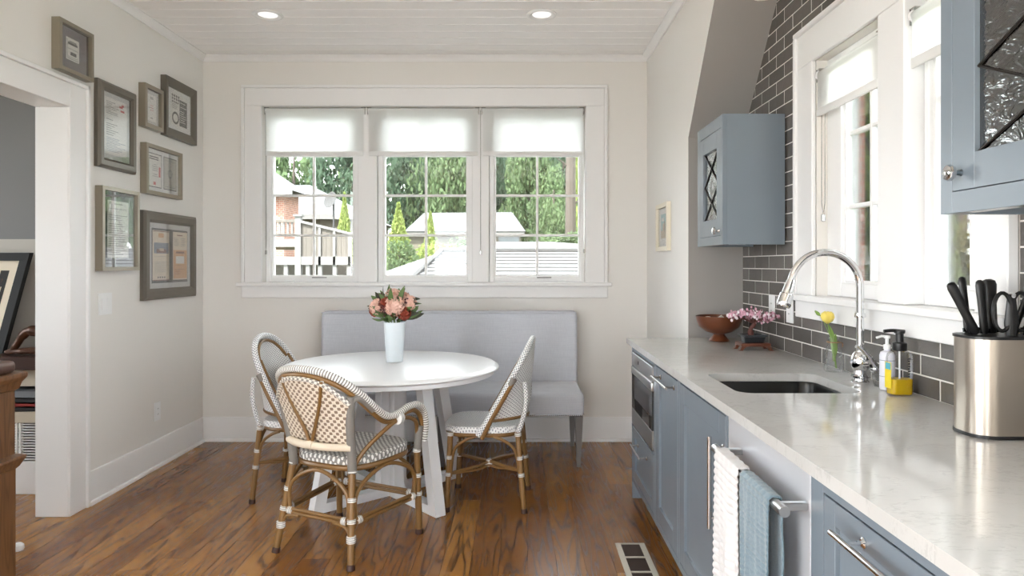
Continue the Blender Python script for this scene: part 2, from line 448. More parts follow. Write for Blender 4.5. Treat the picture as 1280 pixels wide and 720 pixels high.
# ---- left wall with doorway
dz = 2.165; dy0, dy1 = 1.75, 3.62
mb = MB().box(-2.531, XL, dy1, YB-.001, 0, 2.931).box(-2.531, XL, dy0, dy1, dz+.02, 2.931).box(-2.531, XL, .85, dy0, 0, 2.931).box(-2.531, XL, YF, .85, 2.45, 2.931).box(-2.531, XL, YF, .85, 0, .25).box(-2.531, XL, YF, -1.6, .25, 2.45)
struct(build(mb, 'wall_left', 'wall', smooth=0))
# ---- right wall: a thick pier whose end slopes like the roof over the sink alcove
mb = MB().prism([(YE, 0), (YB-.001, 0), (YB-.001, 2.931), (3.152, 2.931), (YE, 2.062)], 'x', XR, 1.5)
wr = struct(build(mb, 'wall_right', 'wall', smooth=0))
wr.data.materials.append(M['alcove_grey'])
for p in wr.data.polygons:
    if p.normal.y < -.3: p.material_index = 1  # end wall and slope get a darker grey than the rest
# ---- tiled window wall
sy0, sy1, sz0, sz1 = 1.905, 2.954, 1.190, 2.215     # window opening (both sashes)
mb = MB().box(XW, 1.46, .55, sy0, 0, 2.931).box(XW, 1.46, YF, .55, 0, .92).box(XW, 1.46, YF, .55, 2.75, 2.931).box(XW, 1.46, -.95, -.80, .92, 2.75).box(XW, 1.46, sy1, YE-.001, 0, 2.931).box(XW, 1.46, sy0, sy1, 0, sz0).box(XW, 1.46, sy0, sy1, sz1, 2.931)  # unseen opening at the camera end added to light the left wall
ws = struct(build(mb, 'wall_side', 'grout', smooth=0))
def clip(poly, f):
    out = []
    for i in range(len(poly)):
        a, b = poly[i], poly[(i+1) % len(poly)]; fa, fb = f(a), f(b)
        if fa >= 0: out.append(a)
        if (fa >= 0) != (fb >= 0):
            t = fa/(fa-fb); out.append((a[0]+(b[0]-a[0])*t, a[1]+(b[1]-a[1])*t))
    return out
tw, th, gr = .2035, .0665, .0050
oy0, oy1, oz0, oz1 = 1.757, 3.132, 1.093, 2.384        # outer edge of the window trim
slope = (2.931-2.062)/(3.152-YE)
trnd = random.Random(5); tcache = {}; ntile = 0
for row in range(30):
    z0 = .9145+row*th; z1 = z0+th-gr; shift = (row % 2)*tw/2
    k = -2
    while True:
        a = YE-.003-shift-k*tw; b = a-tw+.0075; k += 1
        if a < 1.15: break
        poly = [(b, z0), (min(a, YE-.003), z0), (min(a, YE-.003), z1), (b, z1)]
        if b > YE-.01: continue
        poly = clip(poly, lambda p: (2.062+slope*(p[0]-YE))-.004-p[1]); poly = clip(poly, lambda p: 2.905-p[1]) if len(poly) > 2 else poly
        polys = [poly]
        if z1 > oz0-.03 and z0 < oz1+.02 and b < oy1+.03 and a > oy0-.03:       # cut round the window trim
            bot = oz0; top = oz1
            polys = []
            rest = poly
            for f, g_ in ((lambda p: p[0]-oy1-.001, lambda p: oy1+.001-p[0]), (lambda p: oy0-.001-p[0], lambda p: p[0]-oy0+.001), (lambda p: bot-.001-p[1], lambda p: p[1]-bot+.001), (lambda p: p[1]-top-.001, lambda p: top+.001-p[1])):
                if len(rest) > 2: q = clip(rest, f); polys.append(q); rest = clip(rest, g_)
        for q in polys:
            if len(q) < 3: continue
            ys = [p[0] for p in q]; zs = [p[1] for p in q]
            if max(ys)-min(ys) < .006 or max(zs)-min(zs) < .006: continue
            if min(ys) > 3.30 and max(ys) < 3.72 and min(zs) > 1.45 and max(zs) < 2.05: continue   # wholly behind the wall cabinet
            if max(ys) < 1.56 and min(zs) > 1.46: continue
            cy, cz = (min(ys)+max(ys))/2, (min(zs)+max(zs))/2
            key = tuple((round(p[0]-cy, 4), round(p[1]-cz, 4)) for p in q)
            if key not in tcache:
                m_ = MB(); ch = .0015; i0 = len(m_.v)
                m = len(q); inner = []
                for p in q: inner.append(((p[0]-cy)*(1-ch*2/max(.02, max(ys)-min(ys))), (p[1]-cz)*(1-ch*2/max(.02, max(zs)-min(zs)))))
                m_.v += [(.0, p[0]-cy, p[1]-cz) for p in q]+[(-.0008, p[0]-cy, p[1]-cz) for p in q]+[(-.0018, u, w) for u, w in inner]
                for A_ in (0, m):
                    for j in range(m): j2 = (j+1) % m; m_.face([A_+j, A_+j2, A_+m+j2, A_+m+j])
                m_.face([2*m+j for j in range(m)])
                tcache[key] = m_.mesh('tile', smooth=0); tcache[key].materials.append(M['tile'])
            t = piece(tcache[key], 'tile', ws, (XW-.0004, cy, cz)); ntile += 1
            t.rotation_euler = (0, trnd.uniform(-.01, .01), trnd.uniform(-.004, .004))
print('tiles', ntile)
struct(build(MB().box(-2.531, -1.6, YF-.15, YF-.001, 0, 2.931).box(-.6, 1.46, YF-.15, YF-.001, 0, 2.931).box(-1.6, -.6, YF-.15, YF-.001, 2.2, 2.931), 'wall_front', 'wall', smooth=0))
# ---- baseboards (flat board with a cap line and a shoe mould)
def baseboard(name, p0, p1, nx, ny):
    a = Vector(p0); b = Vector(p1); n_ = Vector((nx, ny, 0)); r = struct(thing(name, None, None, ((a+b)/2)[:]))
    def run(prof, nm):
        m_ = MB(); i = 0
        for p in (a, b):
            for (d, z) in prof: q = p+n_*d; m_.v.append((q.x, q.y, z))
        k = len(prof)
        for j in range(k): j2 = (j+1) % k; m_.face([j, j2, k+j2, k+j])
        m_.face(range(k)); m_.face(range(k, 2*k)); build(m_, nm, 'trim', r)
    run([(0, 0), (.016, 0), (.016, .17), (.012, .182), (0, .182)], 'board')
    run([(.0165, 0), (.032, 0), (.032, .006), (.026, .018), (.0165, .022)], 'shoe_mould')
baseboard('baseboard_back', (XL, YB-.0005, 0), (XR, YB-.0005, 0), 0, -1)
baseboard('baseboard_left', (XL+.0005, 3.760, 0), (XL+.0005, YB-.033, 0), 1, 0)
baseboard('baseboard_right', (XR-.0005, 3.915, 0), (XR-.0005, YB-.033, 0), -1, 0)
# ---- crown
def crown(name, p0, p1, n_):
    m_ = MB(); prof = [(0, H), (.042, H), (.042, H-.008), (.03, H-.014), (.014, H-.034), (.01, H-.046), (0, H-.046)]
    for p in (p0, p1):
        for d, z in prof: m_.v.append((p[0]+n_[0]*d, p[1]+n_[1]*d, z-.0008))
    k = len(prof)
    for j in range(k): j2 = (j+1) % k; m_.face([j, j2, k+j2, k+j])
    m_.face(range(k)); m_.face(range(k, 2*k)); struct(build(m_, name, 'trim'))
crown('trim_1', (XL, YB-.0005), (XR, YB-.0005), (0, -1)); crown('trim_2', (XL+.0005, 1.40), (XL+.0005, YB), (1, 0)); crown('trim_3', (XR-.0005, 3.20), (XR-.0005, YB), (-1, 0))
# ---- doorway casing and jamb
t = sempty('trim_4', (XL, 3.68, 0))
def casing_v(ya, yb, z1, nm, back):   # vertical board on left wall; back = +1 band at yb
    m_ = MB().box(XL+.0005, XL+.02, ya, yb, 0, z1, .002); build(m_, nm, 'trim', t)
build(B(XL+.0005, XL+.020, 3.602, 3.735, 0.0005, dz+.15, .003), 'side_casing', 'trim', t)
build(B(XL+.0005, XL+.032, 3.735, 3.757, 0.0005, dz+.146, .003), 'back_band', 'trim', t)
build(B(XL+.0005, XL+.020, dy0-.15, 3.602, dz, dz+.124, .003), 'head_casing', 'trim', t)
build(B(XL+.0005, XL+.032, dy0-.17, 3.757, dz+.124, dz+.146, .003), 'back_band', 'trim', t)
build(B(XL+.0005, XL+.020, dy0-.15, dy0, 0.0005, dz, .003), 'side_casing', 'trim', t)
build(B(-2.545, XL+.010, 3.60, 3.6195, 0.0005, dz, .002), 'jamb', 'trim', t)
build(B(-2.545, XL+.010, dy0, dy0+.02, 0.0005, dz, .002), 'jamb', 'trim', t)
build(B(-2.545, XL+.010, dy0+.02, 3.60, dz, dz+.0195, .002), 'jamb', 'trim', t)
# ---- room beyond the doorway
wz = 1.492
g = struct(build(B(-4.5, -2.532, 4.275, 4.40, wz, 2.931), 'wall_far', 'room_grey', smooth=0))
build(B(-4.5, -2.532, 4.27, 4.40, .0, wz), 'lower_wall', 'room_light', g, smooth=0)
struct(build(MB().box(-4.6, -4.5, 3.3, 4.40, 0, 2.931).box(-4.6, -4.5, 1.52, 2.2, 0, 2.931).box(-4.6, -4.5, 2.2, 3.3, 0, .9).box(-4.6, -4.5, 2.2, 3.3, 2.25, 2.931), 'wall_far_left', 'room_grey', smooth=0))  # unseen opening added and sized to light the doorway and cabinet fronts
struct(build(B(-4.6, -2.532, 1.40, 1.519, 0, 2.931), 'wall_far_front', 'room_grey', smooth=0))

# ================================================================== BACK WINDOWS
tr = sempty('trim_5', (-.7, YB, 1.08))
x0, x1, z0, z1 = -2.082, .678, 1.198, 2.6875
for nm, a in (('head_casing', (x0+.024, x1-.024, YB-.02, YB-.0005, wz1, z1-.024)), ('side_casing', (x0+.024, wx0, YB-.02, YB-.0005, z0, wz1)), ('side_casing', (wx1, x1-.024, YB-.02, YB-.0005, z0, wz1)),
              ('back_band', (x0, x1, YB-.032, YB-.0005, z1-.024, z1)), ('back_band', (x0, x0+.024, YB-.032, YB-.0005, z0, z1-.024)), ('back_band', (x1-.024, x1, YB-.032, YB-.0005, z0, z1-.024)),
              ('stool', (x0-.028, x1+.028, YB-.055, YB-.0005, 1.172, 1.198)), ('stool_tread', (wx0+.0005, wx1-.0005, YB, 5.238, 1.1905, 1.198)), ('apron', (x0, x1, YB-.02, YB-.0005, 1.083, 1.172))):
    build(B(*a, r=.003), nm, 'trim', tr)
yg = 5.283
units = [(-1.931, -1.218, -1.881, -1.268), (-1.071, -.346, -1.021, -.396), (-.217, .5145, -.167, .470)]
for a, b in ((-1.217, -1.072), (-.345, -.218)): build(B(a, b, 5.205, 5.318, 1.199, wz1-.001, .003), 'mullion', 'trim', tr)
def mk_window(idx, axis, u0, u1, g0, g1, zb, zt, gz0, gz1, d0, dg, rows, cols, cm=None, mat='trim'):
    """sash frame u0..u1, glass g0..g1; axis 'x' -> wall across X at depth d (Y); axis 'y' -> wall across Y at depth d (X)"""
    def bx(ua, ub, da, db, za, zb_): return (ua, ub, da, db, za, zb_) if axis == 'x' else (da, db, ua, ub, za, zb_)
    mid = (u0+u1)/2; w = sempty('window_%d' % idx, (mid, dg, zb) if axis == 'x' else (dg, mid, zb))
    m_ = MB()
    s_ = .012
    for q in ((u0+.001, g0-s_, zb+.001, zt-.001), (g1+s_, u1-.001, zb+.001, zt-.001), (g0-s_, g1+s_, zb+.001, gz0-s_), (g0-s_, g1+s_, gz1+s_, zt-.001)):
        m_.box(*bx(q[0], q[1], d0, dg+.03, q[2], q[3]), r=.003)
    build(m_, 'window_frame', mat, w)
    m_ = MB()
    for q in ((g0-s_, g0, gz0-s_, gz1+s_), (g1, g1+s_, gz0-s_, gz1+s_), (g0, g1, gz0-s_, gz0), (g0, g1, gz1, gz1+s_)): m_.box(*bx(q[0], q[1], d0+.016, dg+.025, q[2], q[3]))
    build(m_, 'sash', mat, w)
    cuts = [g0]+([cm] if cm else [g0+(g1-g0)*k/cols for k in range(1, cols)])+[g1]; mw = .009
    for c_ in cuts[1:-1]: build(B(*bx(c_-mw, c_+mw, dg-.012, dg+.014, gz0, gz1), r=.003), 'muntin', mat, w)
    zc = [gz0+(gz1-gz0)*k/rows for k in range(rows+1)]
    for c_ in zc[1:-1]: build(B(*bx(g0, g1, dg-.011, dg+.013, c_-mw, c_+mw), r=.003), 'muntin', mat, w)
    for i in range(len(cuts)-1):
        for j in range(rows):
            build(B(*bx(cuts[i], cuts[i+1], dg-.002, dg+.002, zc[j], zc[j+1])), 'pane', 'glass', w, smooth=0)
    return w
for i, (a, b, c_, d_) in enumerate(units):
    w = mk_window(i+1, 'x', a, b, c_, d_, 1.198, wz1, 1.251, 2.482, 5.238, yg, 4, 2)
    if i != 1:
        cxp = -1.745 if i == 0 else .335
        m_ = MB().box(cxp-.035, cxp+.035, 5.205, 5.238, 1.199, 1.217, .006, 2); build(m_, 'crank', 'white_plastic', w)
        build(B((a+b)/2-.0, (a+b)/2+.11, 5.226, 5.2375, 1.230, 1.238), 'latch', 'ink_grey', w)
# roller shades
def shade(label, u0, u1, d, ztop, zbot, axis, chain_u, chain_z, rr=.02, grp=None, first=1):
    def P(u, dd, z): return (u, dd, z) if axis == 'x' else (dd, u, z)
    def bx(ua, ub, da, db, za, zb_): return (ua, ub, da, db, za, zb_) if axis == 'x' else (da, db, ua, ub, za, zb_)
    t = thing('roller_shade', label, 'blind', P((u0+u1)/2, d, zbot), 0, grp)
    zt = ztop-rr-.004
    m_ = MB().tube([P(u0+.004, d+rr, zt), P(u1-.004, d+rr, zt)], rr, 18); ro = build(m_, 'roller', 'white_plastic' if axis == 'x' else 'shade_fabric', t)
    m_ = MB(); yy = d-.0005
    m_.box(*bx(u0+.012, u1-.012, yy-.0006, yy+.0006, zbot+.012, zt)); build(m_, 'fabric', 'shade_fabric', t)
    build(B(*bx(u0+.012, u1-.012, d-.006, d+.006, zbot, zbot+.034), r=.004, seg=2), 'hem_bar', 'shade_hem', t)
    for u in (u0, u1):
        s_ = 1 if u == u0 else -1
        m_ = MB().box(*bx(u, u+.003*s_, d-.002, d+.05, ztop-.055, ztop-.001)).box(*bx(u, u+.03*s_, d-.002, d+.05, ztop-.005, ztop-.001))
        build(m_, 'bracket', 'nickel', t)
        if axis == 'y': build(MB().tube([P(u+.004*s_, d+rr, zt), P(u-.002*s_, d+rr, zt)], .026, 20), 'end_cap', 'white_plastic', t)
    if chain_u is not None:
        m_ = MB()
        for o_ in (0, .014):
            m_.tube([P(chain_u, d+.002+o_, zt), P(chain_u+.001, d+.002+o_, chain_z+.05), P(chain_u, d+.009, chain_z)], .0016, 5)
        build(m_, 'chain', 'nickel', t)
        build(B(*bx(chain_u-.006, chain_u+.006, d, d+.016, chain_z-.03, chain_z+.002), r=.003), 'chain_tensioner', 'nickel', t)
    return t
for i, (a, b, cu, lb) in enumerate(((-1.924, -1.160, -1.915, 'white roller shade on the window with the neighbour\'s deck outside'), (-1.142, -.292, None, 'white roller shade on the middle window behind the flowers'), (-.274, .502, -.282, 'white roller shade on the window nearest the small right-hand wall picture'))):
    t = shade(lb, a, b, 5.186, wz1, 2.159, 'x', cu, 1.44, grp='roller shades on the back windows')
    if i == 2:
        m_ = MB()
        for o_ in (0, .014): m_.tube([(.506, 5.188+o_, 2.5), (.506, 5.188+o_, 1.5), (.506, 5.195, 1.45)], .0016, 5)
        build(m_, 'chain', 'nickel', t); build(B(.500, .512, 5.186, 5.202, 1.42, 1.452, r=.003), 'chain_tensioner', 'nickel', t)

# ================================================================== SIDE WINDOW
tr = sempty('trim_6', (XW, 2.44, 1.09))
X0 = XW-.0030
for nm, a in (('head_casing', (X0-.018, X0, oy0+.022, oy1-.022, sz1, oz1-.022)), ('side_casing', (X0-.018, X0, sy1, oy1-.022, 1.198, sz1)), ('side_casing', (X0-.018, X0, oy0+.022, sy0, 1.198, sz1)),
              ('mullion', (X0-.018, XW+.12, 2.251, 2.416, 1.199, sz1-.001)), ('back_band', (X0-.03, X0, oy0, oy1, oz1-.022, oz1)), ('back_band', (X0-.03, X0, oy1-.022, oy1, 1.198, oz1-.022)), ('back_band', (X0-.03, X0, oy0, oy0+.022, 1.198, oz1-.022)),
              ('stool', (X0-.048, X0, oy0-.025, oy1+.025, 1.172, 1.198)), ('stool_tread', (X0, XW+.079, sy0+.0005, sy1-.0005, 1.1905, 1.198)), ('apron', (X0-.018, X0, oy0, oy1, 1.095, 1.172))):
    build(B(*a, r=.003), nm, 'trim', tr)
mk_window(4, 'y', 2.417, sy1-.001, 2.470, 2.815, 1.198, sz1, 1.268, 2.175, XW+.045, XW+.085, 3, 2)
mk_window(5, 'y', sy0+.001, 2.250, 1.925, 2.212, 1.198, sz1, 1.268, 2.175, XW+.045, XW+.085, 3, 2, cm=2.058)
shade('white roller shade with a beaded chain, over the sink window above the faucet', 2.425, 2.945, XW-.004, 2.172, 1.966, 'y', 2.90, 1.545, rr=.020)
shade('white roller shade in the sink window half next to the glass-door wall cabinet', 1.912, 2.244, XW-.004, 2.172, 1.972, 'y', None, 0, rr=.020)

# ================================================================== KITCHEN RUN
FX = .655          # plane of the cabinet faces
def carcass(t, ya, yb, z0=.10, z1=.8825):
    m_ = MB().box(FX+.022, 1.285, ya+.0005, ya+.018, z0, z1).box(FX+.022, 1.285, yb-.018, yb-.0005, z0, z1).box(1.275, 1.285, ya+.018, yb-.018, z0, z1).box(FX+.022, 1.275, ya+.018, yb-.018, z0, z0+.018)
    build(m_, 'body', 'cabinet', t, smooth=0)
    build(B(FX+.075, FX+.09, ya+.0005, yb-.0005, .0005, z0), 'toe_kick', 'cabinet', t, smooth=0)
def shaker(t, ya, yb, z0, z1, nm='door', rail=.055, proud=0.0, mat='cabinet'):
    """five-piece shaker front on plane FX; centre panel recessed"""
    x0, x1 = FX-proud, FX+.020
    d = build(MB().box(x0, x1, ya, ya+rail, z0, z1, .0015).box(x0, x1, yb-rail, yb, z0, z1, .0015).box(x0, x1, ya+rail, yb-rail, z0, z0+rail, .0015).box(x0, x1, ya+rail, yb-rail, z1-rail, z1, .0015), nm, mat, t)
    build(B(x0+.011, x1-.001, ya+rail-.002, yb-rail+.002, z0+rail-.002, z1-rail+.002), 'panel', mat, d, smooth=0)
    return d
def barpull(d, a, b, r=.006, off=.034, mat='nickel', inset=.022, post=.0045):
    a = Vector(a); b = Vector(b); u = (b-a).normalized()
    m_ = MB().tube([a, b], r, 12)
    for p in (a+u*inset, b-u*inset): m_.tube([p, p+Vector((off, 0, 0))], post, 8); m_.lathe([(.011, 0), (.011, .003), (.007, .006)], 12, p+Vector((off, 0, 0)), (-1, 0, 0))
    return build(m_, 'handle', mat, d)
def faceframe(t, ya, yb, openings, z0=.10, z1=.8825):
    """openings: list of (y0,y1,z0,z1); frame drawn as the leftover rails and stiles (openings stacked in z, same y)"""
    m_ = MB(); y0 = openings[0][0]; y1 = openings[0][1]
    m_.box(FX, FX+.022, ya+.0005, y0-.002, z0, z1, .001).box(FX, FX+.022, y1+.002, yb-.0005, z0, z1, .001)
    zs = [z0]
    for o_ in sorted(openings, key=lambda q: q[2]): zs += [o_[2]-.002, o_[3]+.002]
    zs.append(z1)
    for k in range(0, len(zs), 2):
        if zs[k+1]-zs[k] > .002: m_.box(FX, FX+.022, y0-.002, y1+.002, zs[k], zs[k+1], .001)
    build(m_, 'face_frame', 'cabinet', t)
# far unit: microwave over a drawer
t = thing('base_cabinet', 'blue-grey base cabinet at the counter end, housing the microwave over a drawer', 'cabinet', (.97, 3.58, 0))
carcass(t, 3.262, 3.894); faceframe(t, 3.262, 3.894, [(3.285, 3.872, .13, .415), (3.285, 3.872, .432, .842)])
d = shaker(t, 3.287, 3.870, .132, .413, 'drawer', .05); barpull(d, (FX-.04, 3.43, .352), (FX-.04, 3.72, .352), .006, .04)
build(B(FX+.0, .985, 3.895, 3.912, .0005, .8825), 'end_panel', 'cabinet', t)
t = thing('microwave_drawer', 'built-in stainless microwave drawer with dark glass front', 'microwave', (FX+.2, 3.58, .434))
build(B(FX+.01, FX+.45, 3.29, 3.867, .436, .838), 'case', 'black', t, smooth=0)
build(B(FX-.006, FX+.0095, 3.289, 3.868, .765, .839, r=.002), 'control_panel', 'steel', t)
m_ = MB().box(FX-.012, FX+.0095, 3.289, 3.868, .722, .762, .004, 2); build(m_, 'handle_lip', 'steel', t)
build(B(FX-.008, FX+.0095, 3.289, 3.868, .530, .721), 'window_glass', 'oven_glass', t, smooth=0)
build(B(FX-.008, FX+.0095, 3.289, 3.868, .436, .529, r=.002), 'lower_panel', 'steel', t)
build(B(FX-.0068, FX-.006, 3.66, 3.68, .795, .812), 'badge', 'ink', t, smooth=0)
# pull-out
t = thing('base_cabinet', 'narrow blue-grey pull-out base cabinet with a bar pull across its top', 'cabinet', (.97, 3.02, 0))
carcass(t, 2.782, 3.260); faceframe(t, 2.782, 3.260, [(2.800, 3.243, .13, .855)])
d = shaker(t, 2.802, 3.241, .132, .853, 'door', .075); barpull(d, (FX-.04, 2.83, .818), (FX-.04, 3.14, .818), .006, .04)
# sink cabinet
t = thing('base_cabinet', 'blue-grey sink base cabinet with tall shaker door and vertical bar handle', 'cabinet', (.97, 2.45, 0))
carcass(t, 2.126, 2.780); faceframe(t, 2.126, 2.780, [(2.150, 2.760, .13, .855)])
d = shaker(t, 2.152, 2.758, .132, .853, 'door', .07); barpull(d, (FX-.045, 2.172, .785), (FX-.045, 2.172, .492), .0075, .045, inset=.035)
# dishwasher with towel bar
t = thing('dishwasher', 'stainless dishwasher with a thick towel-bar handle under the counter', 'dishwasher', (.97, 1.83, 0))
build(B(FX+.03, 1.27, 1.534, 2.118, .10, .878), 'body', 'black', t, smooth=0)
build(B(FX, FX+.029, 1.5275, 2.121, .11, .880, r=.001), 'door', 'steel_bright', t)
build(B(FX+.06, FX+.075, 1.534, 2.118, .0005, .099), 'toe_kick', 'black', t, smooth=0)
build(B(FX+.004, FX+.03, 1.5243, 1.5272, .10, .8825), 'gap_shade', 'black', t, smooth=0)  # black strip standing in for the shade in the door gap
m_ = MB().tube([(FX-.066, 1.500+.005, .786), (FX-.066, 2.035, .786)], .0125, 18)
for yy in (1.545, 1.995): m_.box(FX-.068, FX-.0005, yy-.009, yy+.009, .777, .795, .002)
build(m_, 'handle', 'steel', t)
# drawer base
t = thing('base_cabinet', 'blue-grey drawer base cabinet with a chrome bar pull, beside the dishwasher', 'cabinet', (.97, 1.1, 0))
carcass(t, .62, 1.524); faceframe(t, .62, 1.524, [(.68, 1.462, .14, .40), (.68, 1.462, .415, .62), (.68, 1.462, .635, .842)])
for za, zb in ((.142, .398), (.417, .618), (.637, .840)):
    d = shaker(t, .682, 1.460, za, zb, 'drawer', .05); barpull(d, (FX-.04, .92, zb-.034), (FX-.04, 1.34, zb-.034), .007, .04, 'chrome', .05)
t = thing('base_cabinet', 'blue-grey base cabinet with plain shaker door past the drawers', 'cabinet', (.97, .2, 0))
carcass(t, -.30, .618); faceframe(t, -.30, .618, [(-.28, .598, .13, .855)]); shaker(t, -.278, .596, .132, .853, 'door', .07)
# ---- counter with the sink cut-out
cz0, cz1 = .8835, .9135; CX0, CX1 = .623, 1.2925; hx0, hx1, hy0, hy1 = .722, 1.135, 2.222, 2.628
m_ = MB(); ya, yb = 2.05, 2.80
hole = rrect(hx0, hx1, hy0, hy1, .055, 6); cxm, cym = (hx0+hx1)/2, (hy0+hy1)/2
pts = []
for p in hole: pts.append((math.atan2(p[1]-cym, p[0]-cxm), p))
def raybox(a, x0, x1, y0, y1):
    c_, s_ = math.cos(a), math.sin(a); k = min((((x1 if c_ > 0 else x0)-cxm)/c_) if abs(c_) > 1e-9 else 9, (((y1 if s_ > 0 else y0)-cym)/s_) if abs(s_) > 1e-9 else 9)
    return (cxm+c_*k, cym+s_*k)
outer = [(a, raybox(a, CX0, CX1, ya, yb)) for a, p in pts]
# make sure the corners of the block are hit exactly
for cnr in ((CX0, ya), (CX1, ya), (CX1, yb), (CX0, yb)):
    a = math.atan2(cnr[1]-cym, cnr[0]-cxm); k = min(range(len(pts)), key=lambda i: abs(pts[i][0]-a)); outer[k] = (a, cnr)
nP = len(pts)
for zz in (cz0, cz1): m_.v += [(p[0], p[1], zz) for a, p in pts]+[(p[0], p[1], zz) for a, p in outer]
for j in range(nP):
    j2 = (j+1) % nP
    m_.face([j, j2, nP+j2, nP+j]); m_.face([2*nP+j, 2*nP+j2, 3*nP+j2, 3*nP+j]); m_.face([j, j2, 2*nP+j2, 2*nP+j]); m_.face([nP+j, nP+j2, 3*nP+j2, 3*nP+j])
m_.box(CX0, CX1, yb, 3.915, cz0, cz1).box(CX0, CX1, -.3, ya, cz0, cz1)
ct = tag(build(m_, 'countertop', 'quartz', smooth=30), 'long polished pale grey quartz countertop with a sink cut-out', 'countertop')
# ---- sink
rings = []
for ins, z in ((-.012, .8825), (.002, .8825), (.006, .87), (.012, .72), (.03, .705), (.05, .70)):
    rings.append([(x, y, z) for x, y in rrect(hx0+ins, hx1-ins, hy0+ins, hy1-ins, .055, 6)])
m_ = MB().loft(rings, cap0=False)
sk = thing('sink', 'black undermount prep sink set in the quartz counter', 'sink', ((hx0+hx1)/2, (hy0+hy1)/2, .70))
build(m_, 'basin', 'sink_black', sk)
build(MB().lathe([(.0, .0), (.03, .0), (.04, .004), (.04, .0)], 20, ((hx0+hx1)/2, (hy0+hy1)/2, .7005)), 'drain', 'chrome', sk)
# ---- faucet
fx, fy, fz = 1.212, 2.415, .914
t = thing('faucet', 'tall chrome gooseneck pull-down faucet behind the sink', 'faucet', (fx, fy, fz))
build(MB().lathe([(.030, 0), (.031, .006), (.026, .010), (.025, .016), (.030, .020), (.030, .026), (.022, .032), (.021, .044), (.029, .056), (.033, .072), (.031, .090), (.024, .104), (.018, .112)], 28, (fx, fy, fz)), 'base', 'chrome', t)
zc = 1.252; rad = .1235
pts = [(fx, fy, fz+.10), (fx, fy, 1.13), (fx, fy, zc)]
for k in range(1, 25):
    a = R(k*172/24); pts.append((fx-rad+rad*math.cos(a), fy, zc+rad*math.sin(a)))
build(MB().tube(pts, .0128, 16), 'spout', 'chrome', t)
build(MB().lathe([(.0175, 0), (.019, .004), (.0175, .012), (.0175, .016)], 20, (fx, fy, 1.145)), 'collar', 'chrome', t)
e = Vector(pts[-1]); dr = (e-Vector(pts[-2])).normalized(); dr = (dr+Vector((-.12, 0, 0))).normalized()
build(MB().lathe([(.0140, -.01), (.0165, .0), (.0165, .006), (.0180, .010), (.0195, .040), (.0240, .044), (.0255, .072), (.0255, .082), (.0225, .090), (.0, .090)], 24, e, dr), 'spray_head', 'chrome', t)
m_ = MB().tube(cat([(fx+.002, fy-.028, .985), (fx+.012, fy-.05, .99), (fx+.018, fy-.062, 1.0)], 4), .009, 12)
build(m_, 'valve_stem', 'chrome', t)
h_ = build(MB().tube(cat([(fx+.024, fy-.052, .975), (fx+.006, fy-.056, 1.005), (fx-.020, fy-.06, 1.035), (fx-.044, fy-.062, 1.052)], 5), [.016]*3+[.012]*4+[.008]*5+[.0075]*4, 12), 'lever', 'chrome', t)
build(MB().sphere((fx+.026, fy-.052, .972), .019, 14, 10), 'lever_cap', 'chrome', h_)
# ---- wall cabinets
def wallcab(label, xf, ya, yb, z0, z1, stile_f, stile_n, dz0, dz1, gl, knob, ndia):
    t = thing('wall_cabinet', label, 'cabinet', ((xf+1.286)/2, (ya+yb)/2, z0))
    xb = 1.285
    m_ = MB().box(xf+.02, xb, ya, ya+.018, z0, z1).box(xf+.02, xb, yb-.018, yb, z0, z1).box(xf+.02, xb, ya+.018, yb-.018, z0+.022, z0+.04).box(xf+.02, xb, ya+.018, yb-.018, z1-.018, z1).box(xb-.008, xb, ya+.018, yb-.018, z0+.04, z1-.018)
    m_.box(xf+.02, xf+.04, ya+.018, yb-.018, z0, z0+.022)
    build(m_, 'body', 'cabinet', t, smooth=0)
    D0, D1 = ya+stile_n, yb-stile_f
    m_ = MB().box(xf, xf+.02, ya, D0-.0015, z0, z1, .001).box(xf, xf+.02, D1+.0015, yb, z0, z1, .001).box(xf, xf+.02, D0-.0015, D1+.0015, z0, dz0-.0015, .001).box(xf, xf+.02, D0-.0015, D1+.0015, dz1+.0015, z1, .001)
    build(m_, 'face_frame', 'cabinet', t)
    g = gl
    d = build(MB().box(xf, xf+.02, D0, D0+g[0], dz0, dz1, .001).box(xf, xf+.02, D1-g[1], D1, dz0, dz1, .001).box(xf, xf+.02, D0+g[0], D1-g[1], dz0, dz0+g[2], .001).box(xf, xf+.02, D0+g[0], D1-g[1], dz1-g[2], dz1, .001), 'door', 'cabinet', t)
    ga, gb, gz0, gz1 = D0+g[0], D1-g[1], dz0+g[2], dz1-g[2]
    build(B(xf+.012, xf+.015, ga, gb, gz0, gz1), 'glass', 'leaded_glass', d, smooth=0)
    m_ = MB(); ym = (ga+gb)/2; st = (gz1-gz0)/ndia
    for k in range(ndia):
        zz0 = gz0+k*st; zm = zz0+st/2; zz1 = zz0+st
        for a, b in (((ga, zz0), (gb, zz1)), ((gb, zz0), (ga, zz1))):
            m_.tube([(xf+.009, a[0], a[1]), (xf+.009, b[0], b[1])], .003, 6)
    build(m_, 'lead_came', 'lead_came', d)
    kx, ky, kz = xf, knob[0], knob[1]
    k_ = build(MB().lathe([(.008, 0), (.0055, .004), (.0055, .014), (.009, .018)], 14, (kx, ky, kz), (-1, 0, 0)), 'knob', 'cabinet_dark' if knob[2] else 'nickel', d)
    build(MB().lathe([(.009, .016), (.0165, .019), (.0185, .026), (.0165, .032), (.010, .036), (0, .036)], 8, (kx, ky, kz), (-1, 0, 0)), 'knob_face', 'chrome', k_)
    return t
t = wallcab('small blue-grey wall cabinet with diamond leaded glass, above the wooden bowl', .985, 3.281, 3.738, 1.429, 2.058, .045, .03, 1.475, 1.995, (.07, .07, .085), (3.335, 1.497, 0), 2)
